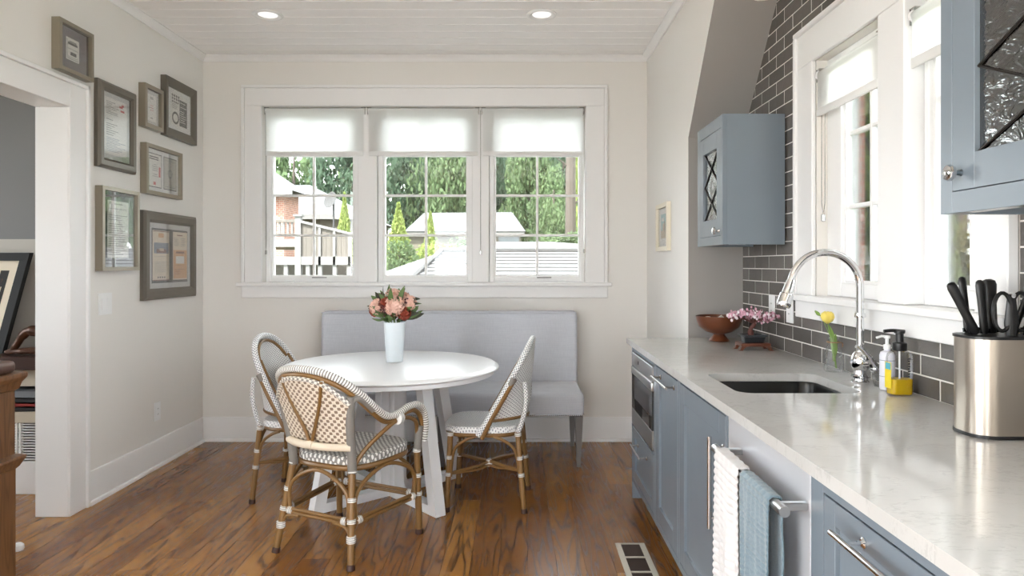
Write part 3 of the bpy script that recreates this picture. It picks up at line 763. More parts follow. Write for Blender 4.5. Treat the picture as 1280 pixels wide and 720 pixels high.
build(B(1.06, 1.20, 3.33, 3.60, 1.437, 1.4505, r=.003), 'under_light', 'white_plastic', t)
wallcab('large blue-grey wall cabinet with leaded glass door and faceted knob, above the knife block', .980, .95, 1.582, 1.4476, 2.066, .043, .03, 1.497, 2.02, (.07, .074, .078), (1.509, 1.535, 1), 2)
# ---- pendant over the sink
t = thing('pendant_lamp', 'white glass pendant lamp hanging in the alcove over the sink', 'lamp', (.878, 2.44, 2.284))
build(MB().lathe([(.0, .0), (.022, .001), (.036, .004), (.038, .008), (.052, .09), (.05, .13), (.03, .16), (.012, .165)], 24, (.878, 2.44, 2.284)), 'shade', 'lamp_glass', t)
build(MB().tube([(.878, 2.44, 2.449), (.878, 2.44, 2.90)], .006, 8), 'stem', 'nickel', t)
build(MB().lathe([(.05, .0), (.055, .006), (.055, .014)], 20, (.878, 2.44, 2.899)), 'canopy', 'nickel', t)
# ---- outlets on the tile
def plate_x(x, y, z, w, h_, nx, label, kind, grp=None):
    """wall plate on a wall x=const; nx = +1 faces +X, -1 faces -X"""
    t = thing('wall_plate' if kind == 'switch' else 'wall_outlet', label, 'switch' if kind == 'switch' else 'outlet', (x, y, z-h_/2), 0, grp)
    bx = lambda d0, d1, ya, yb, za, zb: B(x+nx*d0, x+nx*d1, y+ya, y+yb, z+za, z+zb, r=.0015)
    build(bx(0.0006, .006, -w/2, w/2, -h_/2, h_/2), 'plate', 'white_plastic', t)
    if kind == 'switch':
        for s_ in (-1, 1): build(bx(.0058, .010, s_*.024-.013, s_*.024+.013, -.034, .034), 'rocker', 'white_plastic', t)
    else:
        build(bx(.0055, .0075, -.017, .017, -.034, .034), 'receptacle', 'white_plastic', t)
        for s_ in (-1, 1):
            for q in (-1, 1): build(bx(.0072, .0079, q*.006-.001, q*.006+.001, s_*.018-.004, s_*.018+.004), 'slot', 'ink_grey', t)
    return t
plate_x(XW-.003, 3.456, 1.118, .078, .122, -1, 'white outlet on the grey tile beside the pink bonsai', 'outlet')
plate_x(XW-.003, 3.228, 1.118, .078, .122, -1, 'white outlet on the grey tile behind the faucet spray head', 'outlet')
plate_x(XL, 3.936, 1.107, .125, .125, 1, 'white double rocker switch plate under the framed menus', 'switch')
plate_x(XL, 4.506, .365, .075, .120, 1, 'white outlet low on the wall above the baseboard', 'outlet')

# ================================================================== THINGS ON THE COUNTER
CZ = .9142
# footed bowl
bx_, by_ = 1.105, 3.745
t = thing('footed_bowl', 'turned wooden footed bowl on the counter beside the pink bonsai', 'bowl', (bx_, by_, CZ))
build(MB().lathe([(.0, .001), (.052, .001), (.055, .006), (.046, .018), (.03, .034), (.03, .04), (.07, .052), (.108, .080), (.122, .118), (.125, .138), (.119, .138), (.114, .118), (.098, .084), (.06, .062), (0, .056)], 36, (bx_, by_, CZ), cap=False), 'bowl', 'bowl_wood', t)
m_ = MB()
m_.prism([(bx_-.045, CZ+.105), (bx_+.05, CZ+.105), (bx_+.008, CZ+.143)], 'y', by_-.02, by_-.01)
tag(build(m_, 'folded_card', 'paper'), 'folded white card sticking up inside the wooden bowl', 'card')
tag(build(MB().sphere((bx_-.07, by_-.03, CZ+.118), .028, 12, 8, (1, 1, .7)), 'shell', 'paper'), 'small pale shell lying at the edge of the wooden bowl', 'shell')
# bonsai
bx_, by_ = 1.158, 3.36
t = thing('bonsai', 'pink-blossomed ornamental bonsai in a black tray pot', 'plant', (bx_, by_, CZ+.037))
sx = .062
st = thing('plant_stand', 'small carved reddish wooden stand under the bonsai pot', 'stand', (bx_, by_, CZ))
build(B(bx_-.072, bx_+.072, by_-.05, by_+.05, CZ+.020, CZ+.036, r=.003), 'top', 'stand_wood', st)
for i in (-1, 1):
    for j in (-1, 1):
        build(MB().prism([(bx_+i*.045, CZ+.020), (bx_+i*.072, CZ+.020), (bx_+i*.076, CZ+.006), (bx_+i*.086, CZ), (bx_+i*.066, CZ), (bx_+i*.058, CZ+.012)], 'y', by_+j*.05, by_+j*.03), 'foot', 'stand_wood', st)
rings = [[(bx_+x, by_+y, CZ+z) for x, y in rrect(-a, a, -b, b, .012, 4)] for a, b, z in ((.046, .03, .037), (.048, .032, .042), (.054, .037, .066), (.062, .045, .068), (.062, .045, .075), (.054, .038, .075), (.052, .036, .070))]
build(MB().loft(rings), 'pot', 'pot_black', t)
for i in (-1, 1): build(B(bx_+i*.04-.008, bx_+i*.04+.008, by_-.025, by_+.025, CZ+.0365, CZ+.043), 'pot_foot', 'pot_black', t)
m_ = MB().tube(cat([(bx_-.01, by_, CZ+.070), (bx_-.012, by_, CZ+.10), (bx_+.006, by_, CZ+.125), (bx_-.004, by_, CZ+.150)], 4), [.014]*4+[.010]*5+[.008]*4, 8)
brr = random.Random(3); tips = []
for k in range(14):
    a = 2*PI*k/14+brr.random(); L = .05+.05*brr.random(); p = (bx_+math.cos(a)*L*1.05, by_+math.sin(a)*L*.75, CZ+.140+brr.random()*.035)
    m_.tube(cat([(bx_, by_, CZ+.13), ((bx_+p[0])/2, (by_+p[1])/2, CZ+.15), p], 3), .0025, 5); tips.append(p)
build(m_, 'trunk', 'trunk_brown', t)
m1, m2, m3 = MB(), MB(), MB()
for p in tips+[(bx_, by_, CZ+.18), (bx_-.03, by_, CZ+.178), (bx_+.03, by_, CZ+.175)]:
    for k in range(18):
        q = (p[0]+brr.gauss(0, .015), p[1]+brr.gauss(0, .013), p[2]+brr.gauss(.004, .009))
        brr.choice((m1, m1, m2, m3)).sphere(q, .0045+.003*brr.random(), 5, 3, (1, 1, 1.3))
b1 = build(m1, 'blossoms', 'crystal_pink', t, smooth=0); b1['kind'] = 'stuff'; b2 = build(m2, 'buds', 'crystal_plum', t, smooth=0); b2['kind'] = 'stuff'; b3 = build(m3, 'pale_blossoms', 'crystal_white', t, smooth=0); b3['kind'] = 'stuff'
# tulip in a bottle
bx_, by_ = 1.232, 2.665
t = thing('glass_bottle', 'small clear glass bottle with a twine collar holding the tulip', 'bottle', (bx_, by_, CZ))
build(MB().lathe([(.0, .001), (.030, .001), (.033, .006), (.034, .055), (.032, .075), (.022, .100), (.0195, .112), (.0195, .128), (.022, .130), (.022, .136), (.018, .136), (.017, .112), (.030, .072), (.031, .012), (.0, .010)], 28, (bx_, by_, CZ), cap=False), 'bottle', 'bottle_glass', t)
m_ = MB().tube([(bx_+.0225*math.cos(a), by_+.0225*math.sin(a), CZ+.116) for a in [2*PI*k/20 for k in range(20)]], .0022, 6, closed=True)
m_.tube(cat([(bx_+.02, by_-.01, CZ+.116), (bx_+.03, by_-.014, CZ+.112), (bx_+.030, by_-.012, CZ+.098)], 4), .0018, 6)
build(m_, 'twine', 'twine', t)
t = thing('tulip', 'single yellow tulip with a bud, standing in the glass bottle', 'flower', (bx_, by_, CZ+.012))
head = Vector((bx_-.027, by_-.01, CZ+.200))
build(MB().tube(cat([(bx_+.012, by_, CZ+.014), (bx_+.002, by_, CZ+.08), (bx_-.012, by_-.004, CZ+.14), head], 5), .0032, 8), 'stem', 'stem_green', t)
for k in range(7):
    a = k*PI/3.5; m_ = MB(); rings = []
    inn = .78 if k % 2 else 1.0
    for (h_, rr, w) in ((0, .004, .005), (.012, .020*inn, .014), (.026, .026*inn, .018), (.040, .023*inn, .014), (.048, .014*inn, .004)):
        rings.append([head+Vector((math.cos(a+q*w/max(rr, .01))*rr, math.sin(a+q*w/max(rr, .01))*rr, h_-.012)) for q in (-1, -.5, 0, .5, 1)])
    m_.loft(rings, closed=False); o_ = build(m_, 'petal', 'tulip_yellow', t)
    md = o_.modifiers.new('s', 'SOLIDIFY'); md.thickness = .0012
def leafblade(base, tip, w, bend, up=(0, 0, 1), nseg=6, thick=.0008):
    base = Vector(base); tip = Vector(tip); d = tip-base; s_ = d.cross(Vector(up))
    if s_.length < 1e-6: s_ = Vector((1, 0, 0))
    s_.normalize(); n_ = s_.cross(d).normalized(); m_ = MB(); rows = []
    for k in range(nseg+1):
        u = k/nseg; c_ = base+d*u+n_*bend*math.sin(PI*u); ww = w*(math.sin(PI*min(1, u*.92+.06))**.8)
        rows.append([c_-s_*ww+n_*ww*.25, c_, c_+s_*ww+n_*ww*.25])
    return m_.loft(rows, closed=False)
build(leafblade((bx_-.002, by_, CZ+.07), (bx_-.020, by_-.01, CZ+.182), .012, .008), 'leaf', 'stem_green', t)
build(leafblade((bx_+.004, by_+.005, CZ+.04), (bx_+.004, by_-.012, CZ+.150), .010, -.006), 'leaf', 'stem_green', t)
build(MB().tube(cat([(bx_-.012, by_, CZ+.14), (bx_-.04, by_, CZ+.20), (bx_-.052, by_, CZ+.222)], 4), .0015, 6), 'bud_stem', 'stem_green', t)
build(MB().lathe([(0, -.004), (.006, .004), (.0065, .012), (.003, .024), (0, .027)], 10, (bx_-.053, by_, CZ+.220), (-.7, 0, .7)), 'bud', 'stem_green', t)
# soap bottles
bx_, by_ = 1.228, 2.195
t = thing('soap_bottle', 'clear pump bottle half full of amber soap with a black foaming pump', 'bottle', (bx_, by_, CZ))
def ov(a, b, z, n_=24, r=.016): return [(bx_+x, by_+y, CZ+z) for x, y in rrect(-a, a, -b, b, r, 5)]
build(MB().loft([ov(.033, .022, .001), ov(.0365, .026, .006), ov(.0365, .026, .118), ov(.034, .024, .132), ov(.022, .019, .142)]), 'bottle', 'bottle_glass', t)
build(MB().loft([ov(.0335, .0235, .004), ov(.0345, .0245, .010), ov(.0345, .0245, .052)]), 'soap', 'soap_amber', t)
pc = build(MB().lathe([(.021, .142), (.022, .146), (.022, .166), (.019, .168), (.012, .170), (.012, .196), (.016, .198), (.016, .206), (.0, .208)], 20, (bx_, by_, CZ)), 'pump', 'black', t)
build(MB().tube(cat([(bx_+.016, by_, CZ+.203), (bx_-.02, by_+.004, CZ+.206), (bx_-.046, by_+.008, CZ+.203)], 4), .0055, 10, flat=1.2), 'nozzle', 'black', pc)
build(MB().tube([(bx_, by_, CZ+.014), (bx_, by_, CZ+.142)], .003, 8), 'dip_tube', 'white_plastic', t)
lb = build(B(bx_-.0375, bx_-.0366, by_-.018, by_+.018, CZ+.022, CZ+.105), 'label', 'label_yellow', t, smooth=0)
build(B(bx_-.0381, bx_-.0374, by_-.016, by_+.014, CZ+.082, CZ+.103), 'label_art', 'label_teal', lb, smooth=0)
m_ = MB(); 
for k in range(8): m_.box(bx_+.012, bx_+.012+rnd.uniform(.006, .010), by_-.0268, by_-.0262, CZ+.060+k*.008, CZ+.065+k*.008)
build(m_, 'lettering', 'ink', t, smooth=0)
bx_, by_ = 1.236, 2.283
t = thing('lotion_bottle', 'slim white pump lotion bottle behind the amber soap', 'bottle', (bx_, by_, CZ))
build(MB().lathe([(.0, .001), (.022, .001), (.0235, .006), (.0235, .115), (.020, .126), (.010, .131), (.010, .136)], 24, (bx_, by_, CZ)), 'bottle', 'lotion', t)
pc = build(MB().lathe([(.012, .136), (.012, .150), (.006, .152), (.006, .170), (.010, .172), (.010, .180), (0, .182)], 16, (bx_, by_, CZ)), 'pump', 'white_plastic', t)
build(MB().tube([(bx_, by_, CZ+.177), (bx_-.02, by_-.002, CZ+.179), (bx_-.038, by_-.004, CZ+.174)], .004, 8), 'nozzle', 'white_plastic', pc)
m_ = MB().lathe([(.0238, .045), (.0238, .0465)], 24, (bx_, by_, CZ), cap=False).lathe([(.0238, .098), (.0238, .1)], 24, (bx_, by_, CZ), cap=False)
build(m_, 'label_line', 'photo_blue', t)
tag(build(MB().lathe([(.0, .001), (.022, .001), (.026, .012), (.028, .034), (.027, .034), (.024, .012), (.020, .005), (0, .004)], 24, (1.246, 2.338, CZ), cap=False), 'glass_tumbler', 'bottle_glass'), 'small clear glass tumbler between the faucet and the lotion bottle', 'glass')
# knife block
bx0, bx1, by0, by1 = 1.098, 1.262, 1.625, 1.755
def kb(ins, z): return [(x, y, CZ+z) for x, y in rrect(bx0+ins, bx1-ins, by0+ins, by1-ins, .052, 8)]
t = thing('knife_block', 'brushed stainless steel knife block at the window end of the counter', 'knife block', ((bx0+bx1)/2, (by0+by1)/2, CZ))
build(MB().loft([kb(-.002, .0005), kb(-.002, .008), kb(.001, .0085)]), 'base_rim', 'black', t)
build(MB().loft([kb(0, .008), kb(0, .238)]), 'sleeve', 'steel_brushed', t)
build(MB().loft([kb(-.0025, .238), kb(-.0025, .244), kb(.004, .245)]), 'top_rim', 'black', t)
zt = CZ+.2455
def knife(label, p, tip, w, tk=.6, fat=1.0):
    p = Vector(p); tip = Vector(tip); d = (tip-p)
    prof = [(0, .7), (.08, 1.0), (.35, .92), (.65, .95), (.9, 1.05), (.97, .85), (1.0, .35)]
    m_ = MB().tube([p+d*u for u, r in prof], [w*r for u, r in prof], 12, flat=tk, up0=(1, 0, 0))
    t = thing('kitchen_knife', label, 'knife', p[:], 0, 'knives in the block')
    build(m_, 'handle', 'black', t)
    build(MB().bar(p-d.normalized()*.0+d.normalized()*.002, p+d.normalized()*.012, w*2.3, .006, up=(0, 1, 0)), 'bolster', 'black_gloss', t)
    return t
knife('black-handled knife leaning far out of the block toward the faucet', (1.135, 1.69, zt), (1.070, 1.69, zt+.128), .0125)
knife('slim black-handled knife standing upright at the back of the block, tallest slim one', (1.145, 1.735, zt), (1.135, 1.745, zt+.142), .010)
knife('black-handled knife upright beside the scissors, slightly tilted', (1.163, 1.70, zt), (1.150, 1.70, zt+.134), .011)
knife('thick black-handled chef knife with steel end cap behind the scissors', (1.192, 1.72, zt), (1.190, 1.725, zt+.136), .018, .62)
knife('black-handled knife leaning toward the tiles behind the scissors', (1.212, 1.675, zt), (1.252, 1.67, zt+.105), .0095)
knife('stout black sharpening-steel handle standing at the tile side of the block', (1.243, 1.65, zt), (1.243, 1.65, zt+.130), .0165, .9)
t = thing('scissors', 'black-handled kitchen scissors standing in the knife block', 'scissors', (1.195, 1.655, zt))
for s_ in (-1, 1):
    pts = [(1.195+s_*(.002+.026*(1-math.cos(a))*.9), 1.652+s_*.003, zt+.056+.042*math.sin(a)-(.020 if False else 0)) for a in [2*PI*k/22-PI/2 for k in range(22)]]
    pts = [(1.195+s_*(.024+.022*math.cos(a)), 1.652+s_*.003, zt+.058+.046*math.sin(a)) for a in [2*PI*k/22 for k in range(22)]]
    build(MB().tube(pts, .0048, 8, closed=True), 'finger_loop', 'black', t)
build(MB().tube([(1.195, 1.652, zt+.0), (1.195, 1.652, zt+.03), (1.195, 1.652, zt+.085), (1.195, 1.652, zt+.095)], [.013, .017, .011, .009], 12, flat=.6), 'grip', 'black', t)
build(MB().lathe([(.006, -.008), (.006, .008)], 12, (1.195, 1.652, zt+.098), (0, 1, 0)), 'pivot', 'chrome', t)
# towels on the dishwasher bar
def towel(label, mat, ya, yb, zf, zb_, amp, per, off, seed):
    r_ = random.Random(seed); bxx, bz, rr = FX-.066, .786, .0145+off
    prof = []
    n1 = 110
    for k in range(n1+1): prof.append((bxx-rr, zf+(bz-zf)*k/n1))
    for k in range(1, 8): a = PI-PI*k/8; prof.append((bxx+rr*math.cos(a), bz+rr*math.sin(a)))
    for k in range(30): prof.append((bxx+rr, bz-(bz-zb_)*k/29))
    rows = []; S_ = 0
    ph = [r_.random()*6 for _ in range(3)]
    for i, p in enumerate(prof):
        if i: S_ += math.hypot(p[0]-prof[i-1][0], p[1]-prof[i-1][1])
        row = []
        for j in range(41):
            v = j/40; y = ya+(yb-ya)*v
            drop = max(0, bz-p[1]); wob = (.006*math.sin(v*9+ph[0])+.004*math.sin(v*17+ph[1]))*min(1, drop*4)
            rib = amp*abs(math.sin(PI*S_/per))+amp*.4*abs(math.sin(PI*v*(yb-ya)/per*.5))
            sgn = -1 if i <= n1+4 else 1
            row.append((p[0]+sgn*(rib+.001)+(wob if i <= n1 else min(.0, wob)*0), y+.012*math.sin(drop*5+ph[2])*(v-.5), p[1]+(rib if n1 < i < n1+8 else 0)))
        rows.append(row)
    m_ = MB().loft(rows, closed=False); o_ = build(m_, 'hand_towel', mat); md = o_.modifiers.new('s', 'SOLIDIFY'); md.thickness = .004; md.offset = -1
    return tag(o_, label, 'towel')
towel('white ribbed towel hanging over the dishwasher bar', 'towel_white', 1.773, 1.985, .22, .40, .0045, .021, .0, 1)
towel('blue-grey textured towel hanging over the dishwasher bar beside the white one', 'towel_blue', 1.562, 1.754, .24, .42, .0028, .014, .001, 2)
# floor register
t = thing('floor_register', 'metal floor vent register with dark louvres set in the oak floor', 'vent', (.536, 3.07, .0003))
rx0, rx1, ry0, ry1 = .464, .604, 2.80, 3.258
m_ = MB()
fl = .026
cuts = [ry1-fl, (ry1-fl)-.132, (ry1-fl)-.264-.012, ry0+.03]
m_.box(rx0, rx0+fl, ry0, ry1, .0004, .005, .0012).box(rx1-fl, rx1, ry0, ry1, .0004, .005, .0012).box(rx0+fl, rx1-fl, ry1-fl*.45, ry1, .0004, .005, .0012).box(rx0+fl, rx1-fl, ry0, ry0+fl*.45, .0004, .005, .0012)
for yy in (ry1-.155, ry1-.305): m_.box(rx0+fl, rx1-fl, yy-.006, yy+.006, .0004, .0048, .001)
build(m_, 'frame', 'register_frame', t)
build(B(rx0+fl-.002, rx1-fl+.002, ry0+.01, ry1-.01, .0004, .0010), 'backing', 'black', t, smooth=0)
y = ry0+.018
while y < ry1-.016:
    if min(abs(y-(ry1-.155)), abs(y-(ry1-.305))) > .010: build(MB().bar((rx0+fl, y, .0030), (rx1-fl, y, .0030), .010, .0012, up=(0, -.35, 1)), 'louvre', 'register_dark', t, smooth=0)
    y += .0165

# ================================================================== DOWNLIGHTS
for i, (x, y) in enumerate(((-1.58, 4.318), (.152, 4.314))):
    t = thing('ceiling_downlight', ('white recessed downlight nearer the picture wall', 'white recessed downlight nearer the kitchen side')[i], 'lamp', (x, y, H-.012), 0, 'recessed ceiling lights')
    build(MB().lathe([(.095, .0115), (.094, .006), (.086, .002), (.080, .001), (.076, .002), (.060, .0095), (.060, .0115)], 36, (x, y, H-.012), cap=False), 'trim_ring', 'white_plastic', t)
    build(MB().lathe([(.0, .0100), (.060, .0100), (.060, .0112), (0, .0112)], 30, (x, y, H-.012), cap=False), 'lens', 'downlight_lens', t)

# ================================================================== TABLE
TX, TY = -.736, 3.971
t = thing('dining_table', 'round white pedestal dining table with splayed frame legs', 'table', (TX, TY, 0))
build(MB().lathe([(.0, .7), (.585, .7), (.598, .704), (.602, .726), (.622, .733), (.628, .738), (.626, .744), (.606, .756), (.600, .757), (0, .757)], 96, (TX, TY, 0), cap=False), 'tabletop', 'white_paint', t)
for k in range(4):
    a = R(-48+90*k); u = Vector((math.cos(a), math.sin(a), 0)); s_ = Vector((-u.y, u.x, 0)); c0 = Vector((TX, TY, 0)); m_ = MB()
    def slab(poly, th_):
        i = len(m_.v); n_ = len(poly)
        for q in (-1, 1):
            for r_, z in poly: m_.v.append(tuple(c0+u*r_+s_*th_/2*q+Vector((0, 0, z))))
        m_.face([i+j for j in range(n_)]); m_.face([i+n_+j for j in reversed(range(n_))])
        for j in range(n_): j2 = (j+1) % n_; m_.face([i+j, i+j2, i+n_+j2, i+n_+j])
    # closed trapezoid: inner post, floor rail, raked outer leg, drawn as one outline strip of quads
    out = [(.005, .70), (.005, .002), (.495, .002), (.352, .70)]
    inn = [(.085, .68), (.085, .09), (.094, .066), (.112, .054), (.135, .05), (.420, .05), (.300, .68)]
    # outer ring points matched to inner ring
    o2 = [(.005, .70), (.005, .09), (.005, .05), (.005, .002), (.12, .002), (.495, .002), (.362, .70)]
    i0 = len(m_.v); N = len(inn)
    for q in (-1, 1):
        for ring in (o2, inn):
            for r_, z in ring: m_.v.append(tuple(c0+u*r_+s_*.032*q+Vector((0, 0, z))))
    for j in range(N-1):
        m_.face([i0+j, i0+j+1, i0+N+j+1, i0+N+j]); m_.face([i0+2*N+j, i0+2*N+j+1, i0+3*N+j+1, i0+3*N+j])
        m_.face([i0+j, i0+j+1, i0+2*N+j+1, i0+2*N+j]); m_.face([i0+N+j, i0+N+j+1, i0+3*N+j+1, i0+3*N+j])
    build(m_, 'leg_frame', 'white_paint', t, smooth=25)

# ================================================================== VASE AND FLOWERS
vx, vy, vz = -.729, 4.045, .7575
tag(build(MB().lathe([(.0, .001), (.047, .001), (.049, .004), (.063, .232), (.064, .236), (.060, .236), (.046, .012), (0, .010)], 40, (vx, vy, vz), cap=False), 'vase', 'vase_white'), 'tall tapered white vase at the middle of the round table', 'vase')
t = thing('flower_bouquet', 'bouquet of peach hydrangeas with dark berries and green leaves in the white vase', 'flowers', (vx, vy, vz+.02))
fr = random.Random(12)
top = Vector((vx, vy, vz+.23))
heads = [((-.092, -.03, .095), .048, 'petal_peach'), ((.012, -.06, .105), .060, 'petal_peach'), ((.088, -.01, .12), .042, 'petal_peach'), ((-.012, .03, .155), .048, 'petal_peach'), ((.045, .05, .14), .04, 'petal_peach'), ((-.048, -.05, .118), .036, 'petal_rust'), ((.065, -.05, .06), .038, 'petal_rust'), ((-.12, .03, .07), .034, 'petal_rust')]
pm = {}
def petal_mesh(mat):
    m_ = MB(); s_ = 1.0
    m_.v += [(0, 0, 0), (.5, -.35, .12), (1, 0, .3), (.5, .35, .12)]; m_.face([0, 1, 2]); m_.face([0, 2, 3]); return m_
for (p, r_, mt) in heads:
    c = top+Vector(p)*1.0; m_ = MB(); m_.sphere(c, r_*.72, 10, 7)
    for k in range(150):
        z = fr.uniform(-1, 1); a = fr.uniform(0, 2*PI); s_ = math.sqrt(1-z*z); nrm = Vector((s_*math.cos(a), s_*math.sin(a), z)); cc = c+nrm*r_*fr.uniform(.85, 1.02)
        u = nrm.cross(Vector((0, 0, 1)) if abs(nrm.z) < .9 else Vector((1, 0, 0))).normalized(); w = nrm.cross(u); b0 = fr.uniform(0, PI)
        for q in range(4):
            g_ = b0+q*PI/2; d1 = u*math.cos(g_)+w*math.sin(g_); d2 = u*math.cos(g_+PI/2)+w*math.sin(g_+PI/2); L = .0115; i = len(m_.v)
            m_.v += [tuple(cc-nrm*.003), tuple(cc+d1*L*.6+d2*L*.42+nrm*.002), tuple(cc+d1*L+nrm*.004), tuple(cc+d1*L*.6-d2*L*.42+nrm*.002)]; m_.face([i, i+1, i+2, i+3])
    build(m_, 'bloom', mt, t, smooth=0)
m_ = MB()
for (p, r_, mt) in heads: m_.tube([(vx+p[0]*.12, vy+p[1]*.12, vz+.03), tuple(top+Vector((p[0]*.3, p[1]*.3, 0))), tuple(top+Vector(p)*.95)], .0028, 6)
build(m_, 'stems', 'leaf_green', t)
for k in range(60):
    a = fr.uniform(0, 2*PI) if k < 46 else fr.choice((0, PI))+fr.uniform(-.6, .6); el = fr.uniform(.15, .75) if k < 24 else (fr.uniform(.9, 1.35) if k < 46 else fr.uniform(.15, .6)); L = fr.uniform(.10, .155); d = Vector((math.cos(a)*math.cos(el), math.sin(a)*math.cos(el), math.sin(el)))
    b0 = top+Vector((math.cos(a)*.035, math.sin(a)*.035, .01+.05*fr.random()*(1 if k < 24 else 2)))
    tip = b0+d*L-Vector((0, 0, .03 if k < 24 else 0))
    build(leafblade(b0, tip, fr.uniform(.015, .022), .014, up=(fr.gauss(0, 1), fr.gauss(-.9, .6), fr.gauss(0, .6))), 'leaf', 'leaf_green' if fr.random() < .62 else 'leaf_dark', t)
for k in range(16):
    a = fr.uniform(0, 2*PI); rr = fr.uniform(.08, .145); base = top+Vector((math.cos(a)*.03, math.sin(a)*.03, .02)); tip = top+Vector((math.cos(a)*rr, math.sin(a)*rr*.8, .205-rr*.75+fr.uniform(-.02, .03)))
    m_ = MB().tube(cat([base, (base+tip)/2+Vector((0, 0, .012)), tip], 3), .0013, 5)
    for q in range(14): p = base.lerp(tip, fr.uniform(.55, 1.05)); m_.sphere(p+Vector((fr.gauss(0, .009), fr.gauss(0, .009), fr.gauss(0, .009))), fr.uniform(.0035, .006), 5, 4)
    build(m_, 'berry_sprig', 'berry_plum' if k % 3 else 'petal_rust', t, smooth=0)

# ================================================================== RATTAN CHAIRS
def ring_seat(w0, w1, y0, y1, n_=40):
    """rounded trapezoid outline, back y0 half-width w0, front y1 half-width w1"""
    out = []
    cy = (y0+y1)/2; hy = (y1-y0)/2
    for k in range(n_):
        a = 2*PI*k/n_; c_, s_ = math.cos(a), math.sin(a); e = .62
        x = math.copysign(abs(c_)**e, c_); y = math.copysign(abs(s_)**e, s_); v = (y+1)/2; out.append(((w0+(w1-w0)*v)*x, cy+hy*y))
    return out
def seat(t, o, ztop, mat, th_=.032):
    rings, uvs = [], []; cx_, cy_ = 0, sum(p[1] for p in o)/len(o)
    for s_, z in ((.02, ztop-.012), (.35, ztop-.011), (.7, ztop-.007), (.9, ztop), (.97, ztop-.003), (1.0, ztop-.012), (1.0, ztop-th_), (.93, ztop-th_-.004)):
        q = [(p[0]*s_, cy_+(p[1]-cy_)*s_, z) for p in o]; rings.append(q)
        e = 1.0+max(0, (ztop-.012-z)*2.2 if s_ >= 1 else 0)
        uvs.append([(p[0]*e if s_ >= 1 else p[0], cy_+(p[1]-cy_)*e) for p in q])
    return build(MB().loft(rings, uvs=uvs, cap0=True, cap1=True), 'seat', mat, t, local=True)
def band(t, p, d, r=.0195, h_=.022, mat='wrap_stripe'):
    p = Vector(p); d = Vector(d).normalized(); return build(MB().tube([p-d*h_/2, p-d*h_/2*.9, p+d*h_/2*.9, p+d*h_/2], [r*.85, r, r, r*.85], 12), 'binding', mat, t, local=True)
def lerp(a, b, u): return tuple(a[i]+(b[i]-a[i])*u for i in range(3))
def mirror(p): return (-p[0], p[1], p[2])
def legs(t, rear, front, r=.0155):
    """rear/front: (foot, seat point) for the right-hand (+x) side"""
    for s_ in (1, -1):
        for f, k in (rear, front):
            f = (f[0]*s_, f[1], f[2]); k = (k[0]*s_, k[1], k[2])
            l = build(MB().tube([lerp(f, k, u) for u in (0, .25, .5, .75, 1)], [r*.92, r, r*.97, r, r], 12), 'leg', 'cane', t, local=True)
            d = Vector(k)-Vector(f)
            o_ = build(MB().tube([lerp(f, k, -.0), lerp(f, k, .004), lerp(f, k, .055), lerp(f, k, .06)], [r*.9, r*1.18, r*1.12, r], 12), 'foot_cap', 'foot_cap', l, local=True)
            for u in (.47, .68, .97): band(l, lerp(f, k, u), d, r*1.2, .019)
